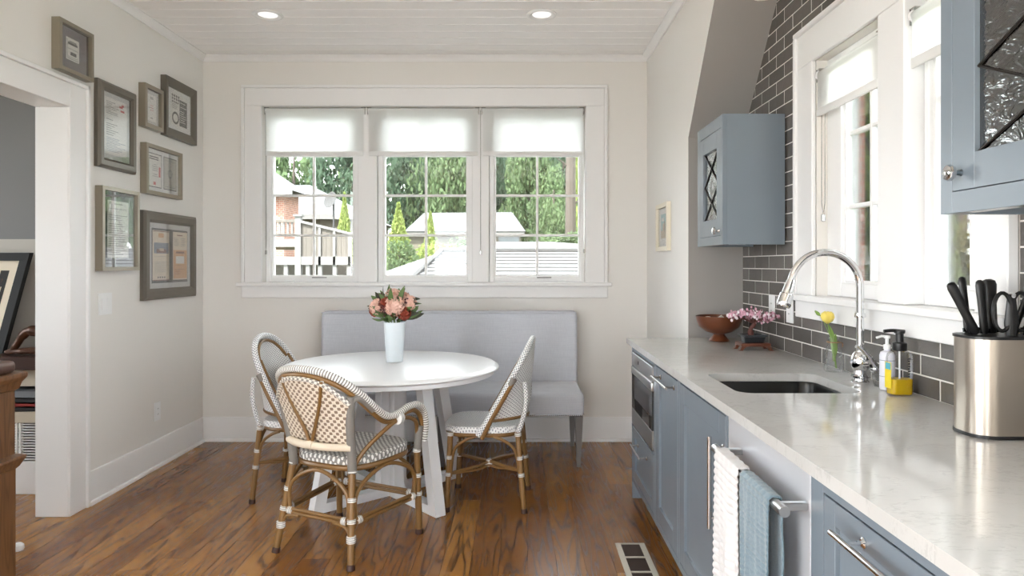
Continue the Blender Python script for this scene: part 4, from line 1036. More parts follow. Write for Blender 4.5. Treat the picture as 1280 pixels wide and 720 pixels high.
def sidechair(label, x, y, rot):
    t = thing('side_chair', label, 'chair', (x, y, 0), rot, 'rattan bistro chairs')
    o = ring_seat(.20, .222, -.20, .235)
    seat(t, o, .462, 'weave_side', .034)
    build(MB().tube([(p[0]*.93, .0175+(p[1]-.0175)*.93, .415) for p in o], .0125, 8, closed=True), 'seat_frame', 'cane', t, local=True)
    rear = ((.195, -.215, 0), (.172, -.178, .43)); front = ((.198, .205, 0), (.185, .185, .43)); legs(t, rear, front)
    half = [(.228, .03, .418), (.226, -.03, .50), (.222, -.105, .61), (.212, -.18, .72), (.192, -.242, .812), (.150, -.286, .882), (.085, -.312, .925), (0, -.322, .94)]
    half = [(p[0], .03+(p[1]-.03)*.80, .418+(p[2]-.418)*.955) for p in half]
    hoop = cat(half+[mirror(p) for p in half[-2::-1]], 5)
    build(MB().tube(hoop, .0165, 12), 'back_hoop', 'rim_dots', t, local=True)
    inner = [(p.x*.86, p.y+.012, p.z-.028 if p.z > .8 else p.z-.004) for p in hoop[3:-3]]
    build(MB().tube(inner, .0085, 8), 'inner_cane', 'cane', t, local=True)
    for s_ in (1, -1):
        build(MB().tube(cat([(s_*.234, .010, .405), (s_*.236, -.038, .50), (s_*.230, -.098, .605), (s_*.218, -.152, .70)], 4), .0125, 8), 'back_brace', 'cane', t, local=True)
        band(t, (s_*.214, -.150, .708), (0, -.55, .84), .0195, .045, 'grey_wrap')
        build(MB().tube(cat([(s_*.172, -.178, .425), (s_*.172, -.205, .50), (s_*.172, -.225, .60), (s_*.172, -.215, .70)], 4), .013, 8), 'back_upright', 'rim_dots', t, local=True)
    # woven back: ruled between the hoop sides, bowed backwards in the middle
    H2 = cat(half, 5); rows, uvs = [], []
    for p in H2:
        if p.z < .49: continue
        u = (p.z-.47)/.47; yc = -.222-.045*u; w = max(p.x-.004, .002); row, uv = [], []
        for j in range(17):
            q = -1+2*j/16; row.append((w*q, p.y+(min(yc, p.y)-p.y)*(1-q*q), p.z)); uv.append((w*q, p.z*1.12))
        rows.append(row); uvs.append(uv)
    bk = build(MB().loft(rows, closed=False, uvs=uvs), 'backrest', 'weave_side', t, local=True); md = bk.modifiers.new('s', 'SOLIDIFY'); md.thickness = .006; md.offset = 0
    build(MB().tube(cat([rows[0][j] for j in range(0, 17, 2)], 3), .010, 8), 'back_rail', 'cane', t, local=True)
    # crossed stretchers and arched braces
    for s_ in (1, -1):
        F = lerp(front[0], front[1], .47); Rr = lerp(rear[0], rear[1], .52)
        F = (F[0]*s_, F[1], F[2]); Rr = (Rr[0]*s_, Rr[1], Rr[2])
        build(MB().tube(cat([F, (s_*.075, .06, .212), (s_*.016, -.005, .222), (s_*.075, -.07, .226), Rr], 5), .0095, 8), 'stretcher', 'cane', t, local=True)
        build(MB().tube(cat([lerp(F, (s_*.02, 0, .22), 0), (s_*.085, .055, .196), (s_*.03, -.003, .205), (s_*.085, -.065, .21), Rr], 5), .007, 8), 'stretcher', 'cane', t, local=True)
        for (a, b, c_) in (((s_*.196, .183, .19), (s_*.192, .165, .33), (s_*.20, .05, .408)), ((s_*.186, -.188, .21), (s_*.180, -.165, .33), (s_*.20, -.05, .408)), ((s_*.180, .193, .20), (s_*.166, .190, .33), (s_*.06, .20, .408)), ((s_*.170, -.195, .21), (s_*.155, -.188, .33), (s_*.06, -.185, .408))):
            build(MB().tube(cat([a, b, lerp(b, c_, .5)[:2]+(.385,), c_], 4), .0085, 8), 'brace', 'cane', t, local=True)
    band(t, (0, -.003, .213), (1, 0, 0), .02, .05)
    return t
sidechair('rattan side chair on the cabinet side of the table, back toward the kitchen', -.165, 3.865, R(86))
sidechair('rattan side chair on the picture-wall side of the table, back toward the doorway', -1.245, 3.975, R(-97))
def armchair(label, x, y, rot):
    t = thing('armchair', label, 'chair', (x, y, 0), rot, 'rattan bistro chairs')
    o = ring_seat(.205, .245, -.185, .255)
    seat(t, o, .468, 'weave_arm_seat', .038)
    build(MB().tube([(p[0]*.97, .035+(p[1]-.035)*.97, .414) for p in o], .0135, 8, closed=True), 'seat_frame', 'cane', t, local=True)
    rear = ((.220, -.240, 0), (.172, -.172, .425)); front = ((.252, .238, 0), (.245, .226, .43)); legs(t, rear, front, .0165)
    half = [(.262, .262, .455), (.268, .268, .53), (.270, .250, .605), (.270, .200, .648), (.268, .12, .652), (.264, .04, .632), (.258, -.04, .640), (.246, -.12, .700), (.222, -.20, .775), (.175, -.262, .832), (.10, -.298, .864), (0, -.312, .874)]
    rim = cat(half+[mirror(p) for p in half[-2::-1]], 5)
    build(MB().tube(rim, .0165, 12), 'arm_rail', 'rim_stripe', t, local=True)
    h2 = [(p[0]*.955, p[1]-.012 if i < 4 else p[1], p[2]-.027) for i, p in enumerate(half)][1:]
    rim2 = cat(h2+[mirror(p) for p in h2[-2::-1]], 5)
    build(MB().tube(rim2, .0120, 10), 'lower_rail', 'cane', t, local=True)
    for s_ in (1, -1):
        up = [(s_*.172, -.172, .40), (s_*.178, -.185, .52), (s_*.190, -.208, .64), (s_*.205, -.222, .755)]
        build(MB().tube(cat(up, 4), .0205, 12), 'back_upright', 'grey_wrap', t, local=True)
        build(MB().tube(cat([(s_*.207, -.216, .735), (s_*.226, -.185, .742), (s_*.242, -.115, .678)], 4), .0165, 10), 'shoulder_wrap', 'grey_wrap', t, local=True)
        build(MB().tube(cat([(s_*.180, -.165, .435), (s_*.205, -.12, .50), (s_*.245, -.02, .575), (s_*.258, .04, .600), (s_*.262, .12, .600), (s_*.256, .20, .565), (s_*.248, .225, .50)], 5), .0105, 8), 'arm_brace', 'cane', t, local=True)
        band(t, (s_*.262, .05, .612), (0, 1, 0), .030, .03)
        build(MB().tube(cat([(s_*.248, .228, .42), (s_*.250, .230, .47), (s_*.255, .236, .535)], 3), .0195, 12), 'front_wrap', 'grey_wrap', t, local=True)
        build(MB().tube(cat([(s_*.006, -.246, .535), (s_*.03, -.256, .60), (s_*.075, -.278, .70), (s_*.106, -.300, .790), (s_*.112, -.306, .825)], 4), .0085, 8), 'back_strut', 'cane', t, local=True)
        band(t, (s_*.110, -.293, .818), (.1, -.2, 1), .013, .026)
    build(MB().tube(cat([(-.182, -.192, .520), (-.09, -.236, .522), (0, -.246, .523), (.09, -.236, .522), (.182, -.192, .520)], 4), .0175, 12), 'back_bar', 'cream_wrap', t, local=True)
    band(t, (0, -.248, .526), (1, 0, 0), .0205, .034, 'cream_wrap')
    rows, uvs = [], []
    for k in range(15):
        u = k/14; z0 = .53; row, uv = [], []
        for j in range(21):
            q = -1+2*j/20; wx = .178+.030*u; xx = wx*q
            # top edge follows the rail
            zt_ = .836-.115*abs(q)**2.6; z = z0+(zt_-z0)*u
            yy = -.19-.10*u-(.030+.012*u)*(1-q*q)+.055*u*abs(q)**2
            row.append((xx, yy, z)); uv.append((xx, z*1.05))
        rows.append(row); uvs.append(uv)
    bk = build(MB().loft(rows, closed=False, uvs=uvs), 'backrest', 'weave_arm_back', t, local=True); md = bk.modifiers.new('s', 'SOLIDIFY'); md.thickness = .006; md.offset = 0
    build(MB().tube([(p[0], p[1], p[2]-.002) for p in rows[-1]], .010, 8), 'back_edge', 'rim_weave', t, local=True)
    # stretchers: paired canes round the legs, arched braces above
    RL = lambda u: lerp(rear[0], rear[1], u); FL = lambda u: lerp(front[0], front[1], u); mr = mirror
    prs = [(RL(.46), mr(RL(.46))), (FL(.46), mr(FL(.46)))]
    for s_ in (1, -1):
        a, b = RL(.46), FL(.46); prs.append(((a[0]*s_, a[1], a[2]), (b[0]*s_, b[1], b[2])))
    for a, b in prs:
        for dz_ in (-.009, .009): build(MB().tube([(a[0], a[1], a[2]+dz_), (b[0], b[1], b[2]+dz_)], .0085, 8), 'stretcher', 'cane', t, local=True)
        d = Vector(b)-Vector(a)
        for u in (.10, .90): band(t, lerp(a, b, u), d, .0175, .022)
    def arch(a0, b0, ztop):
        m = lerp(a0, b0, .5); p1 = lerp(a0, b0, .055); p2 = lerp(a0, b0, .945)
        pts = [p1[:2]+(.20,), p1[:2]+(.30,), lerp(a0, b0, .22)[:2]+(ztop-.035,), m[:2]+(ztop,), lerp(a0, b0, .78)[:2]+(ztop-.035,), p2[:2]+(.30,), p2[:2]+(.20,)]
        build(MB().tube(cat(pts, 4), .0095, 8), 'brace', 'cane', t, local=True)
    arch(RL(.6), mr(RL(.6)), .400); arch(FL(.6), mr(FL(.6)), .400)
    for s_ in (1, -1):
        a, b = RL(.6), FL(.6); arch((a[0]*s_, a[1], a[2]), (b[0]*s_, b[1], b[2]), .400)
    # curved corner brackets under the stretchers, back legs
    for s_ in (1, -1):
        a = RL(.42); c0_ = RL(.30); k = (c0_[0]*s_, c0_[1], c0_[2])
        build(MB().tube(cat([(s_*.10, -.215, .180), (s_*.17, -.216, .172), k], 5), .007, 8), 'corner_bracket', 'cane', t, local=True)
        band(t, k, (0, 0, 1), .0215, .03)
    return t
armchair('rattan armchair with curved arms and a brown-checked woven back', -.818, 3.28, R(-26))

# ================================================================== BENCH
t = thing('banquette_bench', 'grey upholstered banquette bench with nailhead trim under the back window', 'bench', (-.5, 4.80, 0))
bx0, bx1 = -1.433, .437
build(B(bx0, bx1, 4.455, 5.02, .338, .490, r=.030, seg=4), 'seat_cushion', 'bench_fabric', t)
rings = []
for k, (y0, y1, z) in enumerate(((4.94, 5.05, .345), (4.94, 5.05, .60), (4.955, 5.08, .94), (4.962, 5.085, .975), (4.985, 5.075, .993))):
    ins = .018 if k == 4 else (.004 if k == 3 else 0)
    rings.append([(x, y, z) for x, y in rrect(bx0+ins+.002, bx1-ins-.002, y0, y1, .03, 4)])
build(MB().loft(rings), 'backrest', 'bench_fabric', t)
build(MB().tube([(bx0+.012, 4.951, .985), (bx1-.012, 4.951, .985)], .004, 6), 'piping', 'bench_fabric', t)
for x in (bx0+.035, -.5, bx1-.035):
    for y, s_ in ((4.487, -1), (5.03, 1)):
        rings = [[(x+a, y+b+dy, z) for a, b in ((-w, -w), (w, -w), (w, w), (-w, w))] for z, w, dy in ((.001, .0125, .012*s_*(-1 if s_ < 0 else 1)*-s_), (.339, .026, 0))]
        build(MB().loft(rings), 'leg', 'bench_leg', t, smooth=0)
nm = MB()
x = bx0+.03
while x < bx1-.02:
    nm.lathe([(.0048, 0), (.0036, .002), (0, .003)], 6, (x, 4.4565, .349), (0, -1, 0)); x += .0125
y = 4.49
while y < 5.0:
    nm.lathe([(.0048, 0), (.0036, .002), (0, .003)], 6, (bx1-.0015, y, .349), (1, 0, 0)); y += .0125
o_ = build(nm, 'nailhead_trim', 'nail', t); o_['kind'] = 'stuff'

# ================================================================== PICTURES
def frame_on_x(label, xw, nx, y0, y1, z0, z1, bw, dep, mat, bevel, mat_b, items, grp, name='picture_frame'):
    """framed print on wall x=xw facing nx. items: (material, v0, v1, w0, w1, level) in 0..1 of the inside; v runs away from the camera"""
    t = thing(name, label, 'picture', (xw, (y0+y1)/2, z0), 0, grp)
    X = lambda d: xw+nx*d
    def ringm(prof):
        m_ = MB(); n_ = len(prof)
        cs = [(y0, z0, 1, 1), (y1, z0, -1, 1), (y1, z1, -1, -1), (y0, z1, 1, -1)]
        for cy, cz, sy, sz in cs:
            for d, o_ in prof: m_.v.append((X(d), cy+sy*o_, cz+sz*o_))
        for c_ in range(4):
            c2 = (c_+1) % 4
            for j in range(n_): j2 = (j+1) % n_; m_.face([c_*n_+j, c_*n_+j2, c2*n_+j2, c2*n_+j])
        return m_
    prof = [(.0008, 0), (dep-.012 if bevel else dep, 0), (dep, bw*.25 if bevel else .0015), (dep, bw*.75 if bevel else bw), (dep-.012, bw), (.0008, bw)]
    if bevel == 2: prof = [(.0008, 0), (dep, 0), (dep, bw*.18), (dep-.016, bw), (.0008, bw)]
    build(ringm(prof), 'frame', mat, t, smooth=20)
    iy0, iy1, iz0, iz1 = y0+bw, y1-bw, z0+bw, z1-bw
    build(B(X(.001), X(dep-.020), iy0, iy1, iz0, iz1), 'mat_board', mat_b, t, smooth=0)
    groups = {}
    for (mm, v0, v1, w0, w1, lv) in items:
        key = (mm, lv)
        groups.setdefault(key, MB()).box(X(dep-.0205), X(dep-.0196+.0005*lv), iy0+(iy1-iy0)*v0, iy0+(iy1-iy0)*v1, iz0+(iz1-iz0)*w0, iz0+(iz1-iz0)*w1)
    for (mm, lv), m_ in groups.items(): build(m_, 'paper' if lv == 0 else 'print', mm, t, smooth=0)
    build(B(X(dep-.0145), X(dep-.0135), iy0, iy1, iz0, iz1), 'glass', 'picture_glass', t, smooth=0)
    return t
gr = 'framed menus on the left wall'
ir = random.Random(9)
def lines(mm, v0, v1, w0, w1, n_, lv=1, frac=(.5, 1), centre=False, thick=.35):
    out = []
    for k in range(n_):
        w = w1-(w1-w0)*(k+.5)/n_; hh = (w1-w0)/n_*thick/2; L = (v1-v0)*ir.uniform(*frac); a = v0+((v1-v0)-L)/2 if centre else v0
        if ir.random() < .9: out.append((mm, a, a+L, w-hh, w+hh, lv))
    return out
frame_on_x('small champagne frame with a dark mat and a little white label print', XL, 1, 3.485, 3.765, 2.336, 2.60, .02, .045, 'champagne_frame', 0, 'mat_dark',
    [('paper', .24, .68, .24, .76, 0), ('ink', .30, .62, .60, .66, 1), ('ink', .34, .58, .67, .69, 1), ('ink', .38, .58, .36, .44, 1), ('ink_grey', .28, .64, .50, .51, 1), ('ink_grey', .30, .62, .31, .32, 1)]+[('ink', .27, .28, .28, .72, 1), ('ink', .27, .65, .27, .28, 1)], gr)
frame_on_x('tall wide-bordered pewter frame holding a one-page menu with red stamps', XL, 1, 3.835, 4.217, 1.888, 2.384, .055, .034, 'pewter_frame', 1, 'mat_grey',
    [('paper', .08, .90, .08, .93, 0)]+lines('ink_grey', .14, .7, .68, .88, 8, frac=(.3, .9))+lines('ink_grey', .14, .85, .36, .62, 8, frac=(.2, .8))+lines('photo_blue', .14, .88, .12, .34, 9, frac=(.5, 1))+[('ink_red', .62, .74, .83, .86, 2), ('ink_red', .66, .80, .77, .80, 2), ('ink_red', .70, .78, .86, .89, 2)], gr)
frame_on_x('smallest portrait pewter frame with a faded narrow print', XL, 1, 4.285, 4.507, 2.204, 2.478, .026, .045, 'champagne_frame', 0, 'mat_grey',
    [('paper', .2, .8, .12, .88, 0)]+lines('ink_grey', .32, .68, .7, .82, 3, centre=True, thick=.6)+lines('ink_red', .36, .64, .4, .6, 3, centre=True, thick=.2)+lines('ink_grey', .34, .66, .18, .28, 2, centre=True, thick=.6), gr)
# the poster-like print: black block with white lettering and a large ring
its = [('paper', .14, .86, .12, .90, 0), ('ink', .50, .84, .14, .80, 1)]+lines('paper', .53, .82, .17, .76, 11, 2, (.5, 1), thick=.28)+[('ink', .16+.09*k, .16+.09*k+.055, w, w+.055, 1) for k in range(4) for w in (.82, .745)]+[('ink', .16+.08*k, .16+.08*k+.05, .67, .715, 1) for k in range(4)]+lines('ink_grey', .16, .46, .52, .65, 4, 1, (.5, 1))
for k in range(20):
    a = 2*PI*k/20; its.append(('ink', .32+.13*math.cos(a)-.022, .32+.13*math.cos(a)+.022, .30+.13*math.sin(a)-.026, .30+.13*math.sin(a)+.026, 1))
frame_on_x('dark pewter frame holding a black-and-white lettered print, nearest the room corner', XL, 1, 4.55, 4.985, 2.20, 2.60, .062, .040, 'pewter_frame', 2, 'mat_white', its, gr)
its = [('ink', .06, .47, .10, .90, 0), ('ink', .53, .94, .10, .90, 0), ('paper', .075, .455, .12, .88, 1), ('paper_grey', .545, .925, .12, .88, 1)]
its += lines('ink', .10, .43, .74, .84, 2, 2, (.8, 1), thick=.5)+lines('ink_grey', .14, .40, .34, .66, 7, 2, (.3, .7), True, .25)+[('ink_red', .38, .43, .36, .60, 2), ('ink_red', .22, .29, .16, .23, 2)]+[('ink_grey', .58, .89, .81, .825, 2), ('ink_grey', .58, .89, .17, .185, 2)]
for k in range(14):
    a = 2*PI*k/14; its.append(('ink_grey', .735+.06*math.cos(a)-.014, .735+.06*math.cos(a)+.014, .5+.09*math.sin(a)-.02, .5+.09*math.sin(a)+.02, 2))
frame_on_x('landscape champagne frame with two small cards side by side', XL, 1, 4.305, 4.768, 1.784, 2.106, .024, .042, 'champagne_frame', 0, 'mat_white', its, gr)
frame_on_x('tall thin-bordered champagne frame with a menu on a black mat, above the switch', XL, 1, 3.845, 4.222, 1.297, 1.780, .022, .045, 'champagne_frame', 0, 'mat_black',
    [('paper', .16, .80, .12, .88, 0), ('ink', .22, .27, .83, .87, 1)]+lines('ink_grey', .36, .62, .82, .86, 1, 1, (.9, 1))+lines('ink_grey', .20, .76, .15, .79, 22, 1, (.6, 1), thick=.22), gr)
its = [('mat_black', .07, .93, .08, .92, 0), ('paper_cream', .09, .47, .12, .89, 1), ('paper_cream', .56, .92, .12, .89, 1), ('ink_brown', .10, .46, .115, .13, 2), ('ink_brown', .10, .46, .87, .882, 2), ('photo_blue', .12, .45, .62, .70, 2), ('photo_blue', .12, .45, .535, .62, 2), ('ink_brown', .18, .40, .545, .60, 3), ('photo_tan', .24, .34, .575, .615, 4), ('ink_orange', .22, .34, .78, .85, 2)]
its += lines('ink_grey', .13, .44, .24, .50, 12, 2, (.7, 1), thick=.2)+[('ink', .20+.05*k, .225+.05*k, .155, .18, 2) for k in range(4)]
its += lines('ink_grey', .59, .72, .66, .80, 6, 2, (.6, 1), thick=.3)+lines('ink_grey', .76, .90, .66, .80, 6, 2, (.6, 1), thick=.3)+[('ink_brown', .66, .80, .83, .845, 2), ('ink_orange', .57, .91, .14, .60, 2), ('ink_brown', .63, .84, .545, .575, 3), ('paper', .63, .84, .38, .50, 3)]+lines('ink_brown', .60, .88, .18, .36, 9, 3, (.4, .9), thick=.25)
frame_on_x('large wide silver-pewter frame with two printed menus side by side, lowest on the wall', XL, 1, 4.300, 5.000, 1.105, 1.678, .072, .036, 'pewter_frame', 1, 'mat_grey', its, gr)
frame_on_x('small cream-framed seascape print on the white wall before the kitchen', XR, -1, 4.358, 4.712, 1.424, 1.738, .028, .028, 'cream_frame', 0, 'mat_white',
    [('photo_teal', .20, .80, .22, .84, 0), ('photo_tan', .20, .80, .22, .42, 1), ('photo_tan', .34, .62, .42, .60, 1), ('ink_grey', .40, .46, .40, .66, 2), ('paper', .5, .7, .66, .74, 2)], None)

# ================================================================== BEYOND THE DOORWAY
t = thing('console_shelf', 'low console with dark wooden top and white louvred grille beyond the doorway', 'console', (-3.2, 4.1, 0))
cx0, cx1, cy0, cy1 = -4.3, -2.56, 3.955, 4.268
build(B(cx0, cx1, cy0-.03, cy1, .725, .803, r=.004), 'top', 'dark_wood', t)
build(B(cx0, cx1, cy0+.04, cy1, .62, .724, r=.002), 'upper_linen', 'linen', t)
build(B(cx0, cx1, cy0+.2, cy1, .48, .62), 'shelf_back', 'dark_wood', t, smooth=0)
build(B(cx0, cx1, cy0, cy1, .415, .478, r=.002), 'lower_linen', 'linen', t)
build(B(cx0, cx1, cy0+.03, cy1, .0005, .414), 'base', 'trim', t, smooth=0)
build(B(cx0, cx1, cy0, cy0+.03, .0005, .19, r=.003), 'plinth', 'trim', t)
build(B(cx0, cx1, cy0+.026, cy0+.0298, .19, .414), 'grille_shadow', 'black', t, smooth=0)
z = .20
while z < .408:
    build(MB().bar((-3.4, cy0+.014, z), (cx1, cy0+.014, z), .02, .004, up=(0, .6, 1)), 'grille_slat', 'trim', t, smooth=0); z += .0155
for xx in (-2.885, -2.905): build(B(xx-.004, xx+.004, cy0, cy0+.025, .19, .414), 'grille_bar', 'trim', t, smooth=0)
for k, (za, zb, mt, xo) in enumerate(((.480, .505, 'book_black', 0), (.506, .528, 'book_red', .012), (.529, .556, 'book_black', -.006), (.557, .600, 'book_grey', .02))):
    b = thing('book', ('black book at the bottom of the pile on the far console shelf', 'red book in the pile on the far console shelf', 'black book above the red one on the far console shelf', 'grey book on top of the pile on the far console shelf')[k], 'book', (-3.0, 4.05, za), 0, 'books on the far console')
    build(MB().box(-3.16+xo, -2.74+xo, cy0+.01, cy0+.185, za, za+.003).box(-3.16+xo, -2.74+xo, cy0+.01, cy0+.185, zb-.004, zb-.001).box(-3.16+xo, -2.74+xo, cy0+.01, cy0+.014, za, zb-.001), 'cover', mt, b, smooth=0)
    build(B(-3.155+xo, -2.745+xo, cy0+.014, cy0+.18, za+.003, zb-.004), 'pages', 'paper', b, smooth=0)
# leaning art
t = thing('leaning_picture', 'large black-framed ink drawing with a cream mat leaning on the far console', 'picture', (-3.45, 4.06, .8035))
tilt = .19
def LP(u, v, d=0):   # u across (X), v up the frame, d proud toward the camera
    return (u+.16*v*0+(.148*(v-.0)), 4.085+tilt*v*.9-d*.98, .8045+v*.985+d*tilt*0)
def slabq(u0, u1, v0, v1, d0, d1):
    m_ = MB(); m_.v = [LP(u, v, d) for d in (d0, d1) for u, v in ((u0, v0), (u1, v0), (u1, v1), (u0, v1))]
    for f in ((0, 1, 2, 3), (4, 5, 6, 7), (0, 1, 5, 4), (1, 2, 6, 5), (2, 3, 7, 6), (3, 0, 4, 7)): m_.face(f)
    return m_
uR = -3.06
m_ = MB()
for q in ((uR-.9, uR, 0, .05), (uR-.9, uR, .56, .61), (uR-.05, uR, .05, .56), (uR-.9, uR-.85, .05, .56)):
    s2 = slabq(q[0], q[1], q[2], q[3], .0, .035); i = len(m_.v); m_.v += s2.v; m_.f += [tuple(i+k for k in f) for f in s2.f]; m_.uv += s2.uv
build(m_, 'frame', 'frame_black', t, smooth=0)
build(slabq(uR-.85, uR-.05, .05, .56, .002, .012), 'mat_board', 'paper_cream', t, smooth=0)
build(slabq(uR-.75, uR-.105, .12, .50, .0121, .0128), 'paper', 'paper_cream', t, smooth=0)
for q in ((-.13, -.108, .12, .50), (-.16, -.13, .40, .50), (-.22, -.13, .29, .325), (-.2, -.108, .265, .275), (-.19, -.17, .12, .25)): build(slabq(uR+q[0], uR+q[1], q[2], q[3], .0129, .0134), 'print', 'ink', t, smooth=0)
build(slabq(uR-.19, uR-.135, .33, .45, .0129, .0134), 'print', 'ink_brown', t, smooth=0)
t = tag(build(MB().tube(cat([(-3.00, 4.0, .818), (-2.95, 4.0, .845), (-2.90, 4.0, .915), (-2.86, 4.0, .945), (-2.80, 4.0, .935), (-2.74, 4.0, .88), (-2.70, 4.0, .83)], 5), [.012]*5+[.02]*5+[.026]*6+[.032]*5+[.034]*5+[.03]*5, 12).tube(cat([(-2.98, 3.985, .819), (-2.90, 3.98, .828), (-2.80, 3.98, .832), (-2.70, 3.98, .83)], 5), [.013]*5+[.020]*6+[.024]*5, 10), 'sculpture', 'bronze'), 'dark brown reclining figure sculpture lying on the far console', 'sculpture')
# wooden pedestal at the left edge
px, py = -1.985, 2.70
t = thing('wooden_pedestal', 'moulded oak stand with a brown leather padded top beside the doorway', 'stand', (px-.25, py-.25, 0))
def rect(o_, z):
    o_ *= .5 if o_ > 0 else 1
    return [(x, y, z) for x, y in ((px-.52-o_, py-.5-o_), (px+o_, py-.5-o_), (px+o_, py+o_), (px-.52-o_, py+o_))]
build(MB().loft([rect(0, .001), rect(0, .525)]), 'body', 'oak_furniture', t, smooth=0)
build(MB().loft([rect(0, .5251), rect(.018, .535), rect(.048, .565), rect(.052, .570), rect(.048, .577), rect(.0, .585)]), 'middle_moulding', 'oak_furniture', t, smooth=0)
build(MB().loft([rect(-.002, .5851), rect(-.002, .835)]), 'neck', 'oak_furniture', t, smooth=0)
build(MB().loft([rect(-.002, .8351), rect(.016, .842), rect(.03, .868), rect(.052, .884), rect(.056, .890), rect(.056, .902), rect(.048, .906)]), 'top_moulding', 'oak_furniture', t, smooth=0)
build(B(px-.51, px+.004, py-.49, py+.004, .9062, .955, r=.018, seg=3), 'padded_top', 'leather', t)
tag(build(MB().lathe([(.0, .001), (.02, .001), (.024, .01), (.022, .026), (.012, .036), (0, .038)], 16, (-2.325, 3.18, 0.0004)), 'door_stop', 'white_plastic'), 'small white rounded door stop on the floor by the doorway', 'door stop')

# ================================================================== OUTSIDE
struct(build(B(-90, 90, -60, 140, -3.2, -3.0), 'ground', 'grass', smooth=0))
struct(build(MB().box(-14, -2.55, -12, 1.38, -2.999, -.16).box(-2.55, 6, -12, YF-.02, -2.999, -.16), 'floor_bounce', 'bounce_pale', smooth=0))  # unseen pale slab added to bounce daylight up to the ceiling
# ---- garage roof under the right windows: shallow upper roof, shingle courses on the face toward the house
t = thing('garage_roof', 'light grey shingled hip roof just outside the back windows', 'roof', (0, 13, -3))
A = [(-1.75, 9.0, .80), (-1.447, 13.0, 1.575), (3.2, 13.0, 1.575), (3.6, 9.0, .80)]
m_ = MB(); m_.v = [A[0], A[3], A[2], A[1], (-.94, 17, 1.905), (.837, 17, 1.905), (3.3, 13.6, 1.60), (-3.2, 10.0, .80), (-1.75, 9.0, .2), (3.6, 9, .2), (-3.2, 10, .2)]
m_.face([0, 1, 2, 3]); m_.face([3, 2, 5, 4]); m_.face([0, 3, 4, 7]); m_.face([2, 6, 5]); m_.face([8, 9, 1, 0]); m_.face([10, 8, 0, 7])
build(m_, 'roof_deck', 'roof_light', t, smooth=0)
build(B(-3.0, 3.5, 10.2, 16, -3, .78), 'wall', 'siding', t, smooth=0)
sr = random.Random(4)
nC = 13
for k in range(nC):
    u0, u1 = k/nC, (k+1)/nC
    P = lambda a, b, u: Vector(a).lerp(Vector(b), u)
    l0, l1, r0, r1 = P(A[0], A[1], u0), P(A[0], A[1], u1), P(A[3], A[2], u0), P(A[3], A[2], u1)
    m_ = MB(); up = Vector((0, 0, 1)); hh = .015+.006*sr.random(); nT = 12
    for j in range(nT+1):
        a = j/nT; w = .006*sr.random(); m_.v += [tuple(l0.lerp(r0, a)), tuple(l0.lerp(r0, a)+up*(hh+w)), tuple(l1.lerp(r1, a)+up*.004)]
    for j in range(nT): m_.face([3*j, 3*j+3, 3*j+4, 3*j+1]); m_.face([3*j+1, 3*j+4, 3*j+5, 3*j+2])
    o_ = build(m_, 'shingle_course', 'roof_light', t, smooth=0); o_.data.materials.append(M['roof_edge'])
    for j in range(nT): o_.data.polygons[2*j].material_index = 1
for a, b in ((A[1], A[2]), (A[0], A[1])): build(MB().tube([Vector(a)+Vector((0, 0, .03)), Vector(b)+Vector((0, 0, .03))], .05, 6), 'ridge_cap', 'roof_edge', t)
# ---- house far behind the garage
def house(name, label, parts):
    t = thing(name, label, 'house', parts['loc']); return t
t = house('far_house', 'pale far house with light hip roof seen between the conifers', dict(loc=(-2.2, 32, -3)))
m_ = MB(); zb, zt = 2.78, 3.72
m_.v = [(-4.9, 29.5, zb), (.35, 29.5, zb), (.35, 36, zb), (-4.9, 36, zb), (-4.3, 31.4, zt), (-.25, 31.0, zt), (-.25, 34, zt), (-4.3, 34, zt)]
for f in ((0, 1, 5, 4), (1, 2, 6, 5), (2, 3, 7, 6), (3, 0, 4, 7), (4, 5, 6, 7), (0, 1, 2, 3)): m_.face(f)
build(m_, 'roof', 'roof_light', t, smooth=0)
build(B(-4.7, .15, 29.8, 35.8, -3, zb-.001), 'wall', 'siding', t, smooth=0)
for x in (-2.35, -1.45, -.6, -.15): build(B(x-.22, x+.22, 29.75, 29.82, 2.05, 2.58), 'window', 'far_glass', t, smooth=0)
build(B(-4.85, .3, 29.55, 29.7, 2.62, 2.78), 'fascia', 'deck_white', t, smooth=0)
# ---- neighbour on the left: cream house with hip roof, brick wing
t = house('neighbour_house', 'cream neighbouring house with light hip roof behind the wooden deck', dict(loc=(-8, 25, -3)))
m_ = MB(); zb, zt = 2.95, 4.15
m_.v = [(-11, 22, zb), (-5.35, 22, zb), (-5.35, 30, zb), (-11, 30, zb), (-8.3, 25, zt+.1), (-7.6, 25, zt+.1)]
for f in ((0, 1, 5, 4), (1, 2, 5), (2, 3, 4, 5), (3, 0, 4), (0, 1, 2, 3)): m_.face(f)
build(m_, 'roof', 'roof_light', t, smooth=0)
build(B(-10.8, -5.65, 22.3, 29.8, -3, 2.94), 'wall', 'siding', t, smooth=0)
build(B(-11, -5.3, 21.95, 22.05, 2.80, 2.96), 'fascia', 'deck_white', t, smooth=0)
for x in (-8.7, -7.6, -6.9): build(B(x-.3, x+.3, 22.24, 22.31, 1.5, 2.4), 'window', 'far_glass', t, smooth=0); 
build(B(-7.3, -6.5, 22.2, 22.29, 1.35, 2.5), 'window_trim', 'deck_white', t, smooth=0)
t = thing('brick_house', 'red-brick house corner under a pale eave at the edge of the left window', 'house', (-8, 20, -3))
def brickbox(x0, x1, y0, y1, z0, z1):
    m_ = MB(); m_.box(x0, x1, y0, y1, z0, z1); m_.hasuv = True; m_.uv = []
    for f in m_.f:
        P = [m_.v[k] for k in f]; dx = max(p[0] for p in P)-min(p[0] for p in P)
        m_.uv.append([((p[0] if dx > 1e-6 else p[1]), p[2]) for p in P])
    return m_
